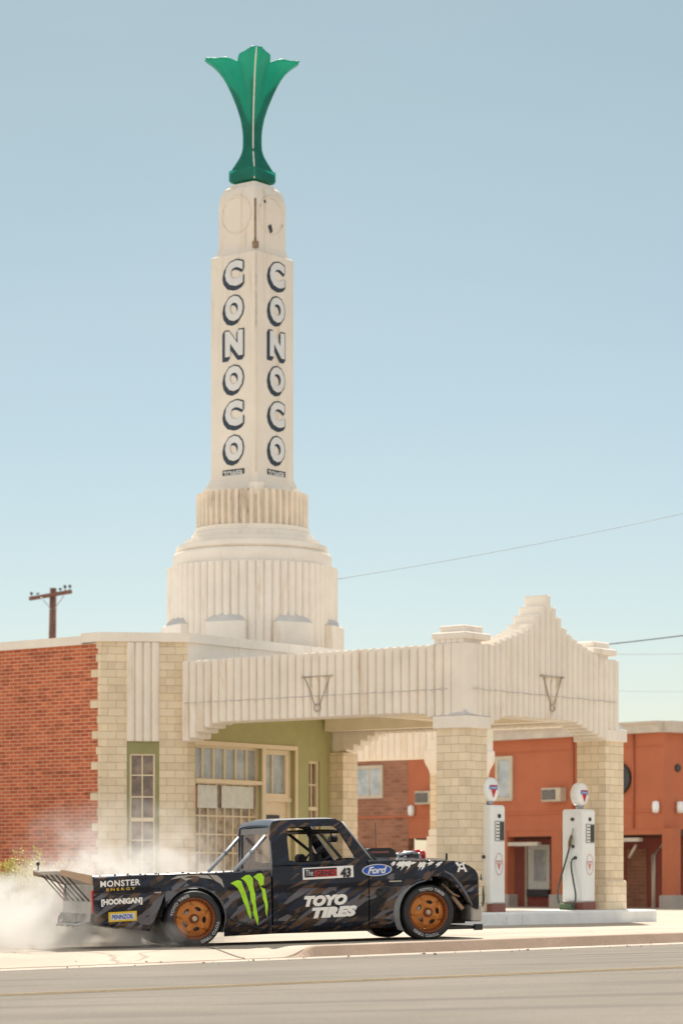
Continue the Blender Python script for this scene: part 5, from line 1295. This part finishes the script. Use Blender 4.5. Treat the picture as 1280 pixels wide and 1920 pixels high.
decal(doors[-1], [(rect(), (573, 1624, 668, 1646), SL, 1), (rect(), (576, 1627, 637, 1643), SL, 0), (rect(), (595, 1630, 636, 1642), SL, 2), (text_faces('GRND', 0.04, 0, 1), (597, 1631, 634, 1641), SL, 0),
    (text_faces('The', 0.0), (578, 1630, 592, 1641), SL, 6), (text_faces('43', 0.05, 0.1), (643, 1626, 663, 1644), SL, 0)], DM)
decal(bedside[-1], [(text_faces('MONSTER', 0.025, 0, 1.1), (193, 1649, 268, 1660.5), SL, 1), (text_faces('ENERGY', 0.02, 0, 1.6), (204, 1663.5, 258, 1668.5), SL, 3)], DM)
decal(bedside[-1], [(text_faces('[HOONIGAN]', 0.05, 0.0, 1.0), (194, 1683.5, 271, 1697), SL, 1)], DM)
decal(bedside[-1], [(rect(), (207, 1708.5, 260, 1726.5), SL, 3), (rect(), (211, 1712, 256, 1723.5), SL, 6), (text_faces('PENNZOIL', 0.03, 0.1), (213, 1713.5, 254, 1722), SL, 4)], DM)
# claw marks: three torn vertical strokes with hooked tops
def claw(pts): return poly_faces(pts)
cl = [[(437, 1655), (445, 1651), (452, 1649), (457, 1651), (460, 1660), (466, 1676), (470, 1693), (474, 1709), (474, 1724), (468, 1712), (465, 1700), (460, 1689), (456, 1676), (450, 1664), (444, 1659)],
      [(457, 1646), (466, 1640), (473, 1639), (479, 1646), (479, 1660), (483, 1676), (483, 1690), (485, 1706), (488, 1722), (487, 1735), (482, 1722), (478, 1710), (478, 1698), (474, 1686), (473, 1672), (467, 1656), (463, 1650)],
      [(480, 1643), (488, 1637), (495, 1636), (500, 1643), (499, 1654), (502, 1668), (504, 1682), (506, 1696), (505, 1708), (504, 1719), (501, 1708), (501, 1696), (497, 1684), (496, 1671), (491, 1658), (488, 1650)]]
mb = MB()
for c in cl:
    Vp = [bp(*p) for p in c]; VF = poly_faces(Vp); put(mb, VF, lambda x, z: (x, -(ysurf(x, z)+0.005), z), 0)
mb.build('claw_mark', M['acid'], bedside[-1], fix=False)
ov = lambda s_: ([(0.5+0.5*s_*math.cos(2*math.pi*k/32), 0.5+0.5*s_*math.sin(2*math.pi*k/32)) for k in range(32)], [list(range(32))])
decal(fenders[-1], [(ov(1), (684, 1619, 740, 1641.5), SL, 6), (ov(1), (686, 1620.5, 738, 1640), SL, 4), (text_faces('Ford', 0.035, 0.35, 0.95), (694, 1623.5, 731, 1637), SL, 6)], DM, off=0.006)
# white jagged brush marks on top of the front fender, small white emblem at the corner
random.seed(3); mb = MB()
x_ = 741.0
while x_ < 838:
    w_ = random.uniform(4, 9); y0 = 1612 + 0.004*(x_-741) + random.uniform(0, 3); hh = random.uniform(6, 19)*(1 if x_ < 800 else 0.6)
    P_ = [(x_, y0+3), (x_+w_*0.7, y0), (x_+w_*1.5, y0+2), (x_+w_*0.9, y0+hh*0.5), (x_+w_*1.0, y0+hh*0.55), (x_+w_*0.1-3, y0+hh), (x_+w_*0.2, y0+hh*0.6), (x_-3, y0+hh*0.55)]
    Vp = [bp(*p) for p in P_]; Vp = [(a_, max(b_, bot(a_)+0.004) if a_ > xb0 else b_) for a_, b_ in Vp]
    if all(b_ < top(a_)-0.002 for a_, b_ in Vp): put(mb, poly_faces(Vp), lambda x, z: (x, -(ysurf(x, z)+0.004), z), 0)
    x_ += w_*random.choice((0.9, 1.1, 2.0))
for P_ in ([(862, 1620), (878, 1616), (878, 1619), (863, 1623)], [(866, 1622), (869, 1622), (866, 1634), (862, 1634)], [(872, 1620), (875, 1620), (881, 1633), (877, 1634)], [(867, 1626), (876, 1625), (876, 1629), (867, 1629)], [(859, 1616), (864, 1615), (866, 1619), (861, 1620)]):
    put(mb, poly_faces([bp(*p) for p in P_]), lambda x, z: (x, -(ysurf(x, z)+0.006), z), 0)
mb.build('decal', M['decal'], fenders[-1], fix=False)
for P_ in ([(338, 1641), (372, 1639), (395, 1640), (404, 1648), (388, 1645), (366, 1646), (352, 1650), (344, 1645), (325, 1648)], [(398, 1639), (412, 1640), (421, 1648), (425, 1664), (418, 1656), (408, 1650)]):  # highlight along the rear fender bulge, painted on as pale streaks
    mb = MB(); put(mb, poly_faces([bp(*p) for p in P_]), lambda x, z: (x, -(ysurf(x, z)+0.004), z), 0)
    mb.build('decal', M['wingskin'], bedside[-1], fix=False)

# ------------------------------------------------------------------ tyre smoke
m = bpy.data.materials.new('smoke'); m.use_nodes = True; nt = m.node_tree; nt.nodes.clear()
o_ = N(nt, 'ShaderNodeOutputMaterial'); pv = N(nt, 'ShaderNodeVolumePrincipled'); nt.links.new(pv.outputs[0], o_.inputs['Volume'])
pv.inputs['Color'].default_value = (0.86, 0.85, 0.83, 1); pv.inputs['Anisotropy'].default_value = 0.1
tc = N(nt, 'ShaderNodeTexCoord')
blobs = [  # centre (world), radii, peak
    ((-4.5, 32.8, 0.26), (1.7, 1.6, 0.68), 2.3),
    ((-3.5, 34.0, 0.45), (1.3, 1.2, 0.58), 0.9),
    ((-2.8, 34.4, 0.84), (1.6, 1.0, 0.45), 1.9),
    ((-2.5, 32.4, 0.14), (1.5, 0.9, 0.33), 2.4),
    ((-2.9, 34.8, 1.20), (1.5, 1.3, 0.75), 0.38),
    ((-2.15, 32.3, 0.35), (0.75, 0.75, 0.45), 5.0),
    ((-3.6, 31.0, 0.30), (0.85, 0.7, 0.55), 1.7),
    ((-2.15, 31.25, 0.08), (0.6, 0.45, 0.25), 1.4),
]
tot = None
for c, r, k in blobs:
    mp = N(nt, 'ShaderNodeMapping', vector_type='TEXTURE'); mp.inputs['Location'].default_value = c; mp.inputs['Scale'].default_value = r
    nt.links.new(tc.outputs['Object'], mp.inputs[0]); g = N(nt, 'ShaderNodeTexGradient', gradient_type='SPHERICAL'); nt.links.new(mp.outputs[0], g.inputs[0])
    mu = N(nt, 'ShaderNodeMath', operation='MULTIPLY'); mu.inputs[1].default_value = k; nt.links.new(g.outputs['Fac'], mu.inputs[0])
    if tot is None: tot = mu.outputs[0]
    else:
        a = N(nt, 'ShaderNodeMath', operation='ADD'); nt.links.new(tot, a.inputs[0]); nt.links.new(mu.outputs[0], a.inputs[1]); tot = a.outputs[0]
n1 = N(nt, 'ShaderNodeTexNoise'); n1.inputs['Scale'].default_value = 2.1; n1.inputs['Detail'].default_value = 6; n1.inputs['Roughness'].default_value = 0.6; n1.inputs['Distortion'].default_value = 1.1
nt.links.new(tc.outputs['Object'], n1.inputs['Vector'])
mr = N(nt, 'ShaderNodeMapRange'); mr.inputs[1].default_value = 0.45; mr.inputs[2].default_value = 0.60; mr.inputs[3].default_value = 0.04; mr.inputs[4].default_value = 2.2
nt.links.new(n1.outputs['Fac'], mr.inputs[0])
d = N(nt, 'ShaderNodeMath', operation='MULTIPLY'); nt.links.new(tot, d.inputs[0]); nt.links.new(mr.outputs[0], d.inputs[1])
d2 = N(nt, 'ShaderNodeMath', operation='MULTIPLY'); d2.inputs[1].default_value = 1.3; nt.links.new(d.outputs[0], d2.inputs[0]); nt.links.new(d2.outputs[0], pv.inputs['Density'])
mb = MB(); mb.box((-6.1, 30.2, -0.2), (-0.5, 36.2, 2.1)); o = mb.build('tyre_smoke', m)
tag(o, 'white tyre smoke drifting back from the truck rear wheels', kind='stuff')

# ------------------------------------------------------------------ loose grit on the apron and in the gutter
random.seed(11); mb = MB()
for i in range(90):
    s_ = random.uniform(-5.5, 7.5); d_ = random.choice((random.uniform(-0.9, 0.3), random.uniform(-0.5, 1.8) if s_ < 0 else random.uniform(-1.2, -0.4)))
    if s_ > -0.3 and d_ > -0.05: continue
    x, y = kw(s_, d_); z = (lot_z(x, y) if d_ > 0.16 else road_z(x, y)+0.014); r = random.choice((0.005, 0.007, 0.010, 0.016))
    q_ = [(x+r*random.uniform(.7, 1.3)*math.cos(a), y+r*random.uniform(.7, 1.3)*math.sin(a)) for a in [k*math.pi/3 for k in range(6)]]
    mb.rings([[(a, b, z-0.004) for a, b in q_], [(x+(a-x)*0.9, y+(b-y)*0.9, z+r*0.5) for a, b in q_], [(x+(a-x)*0.4, y+(b-y)*0.4, z+r*0.8) for a, b in q_]])
o = mb.build('gravel', M['rust']); tag(o, 'scattered grit and small stones along the gutter and apron', kind='stuff')
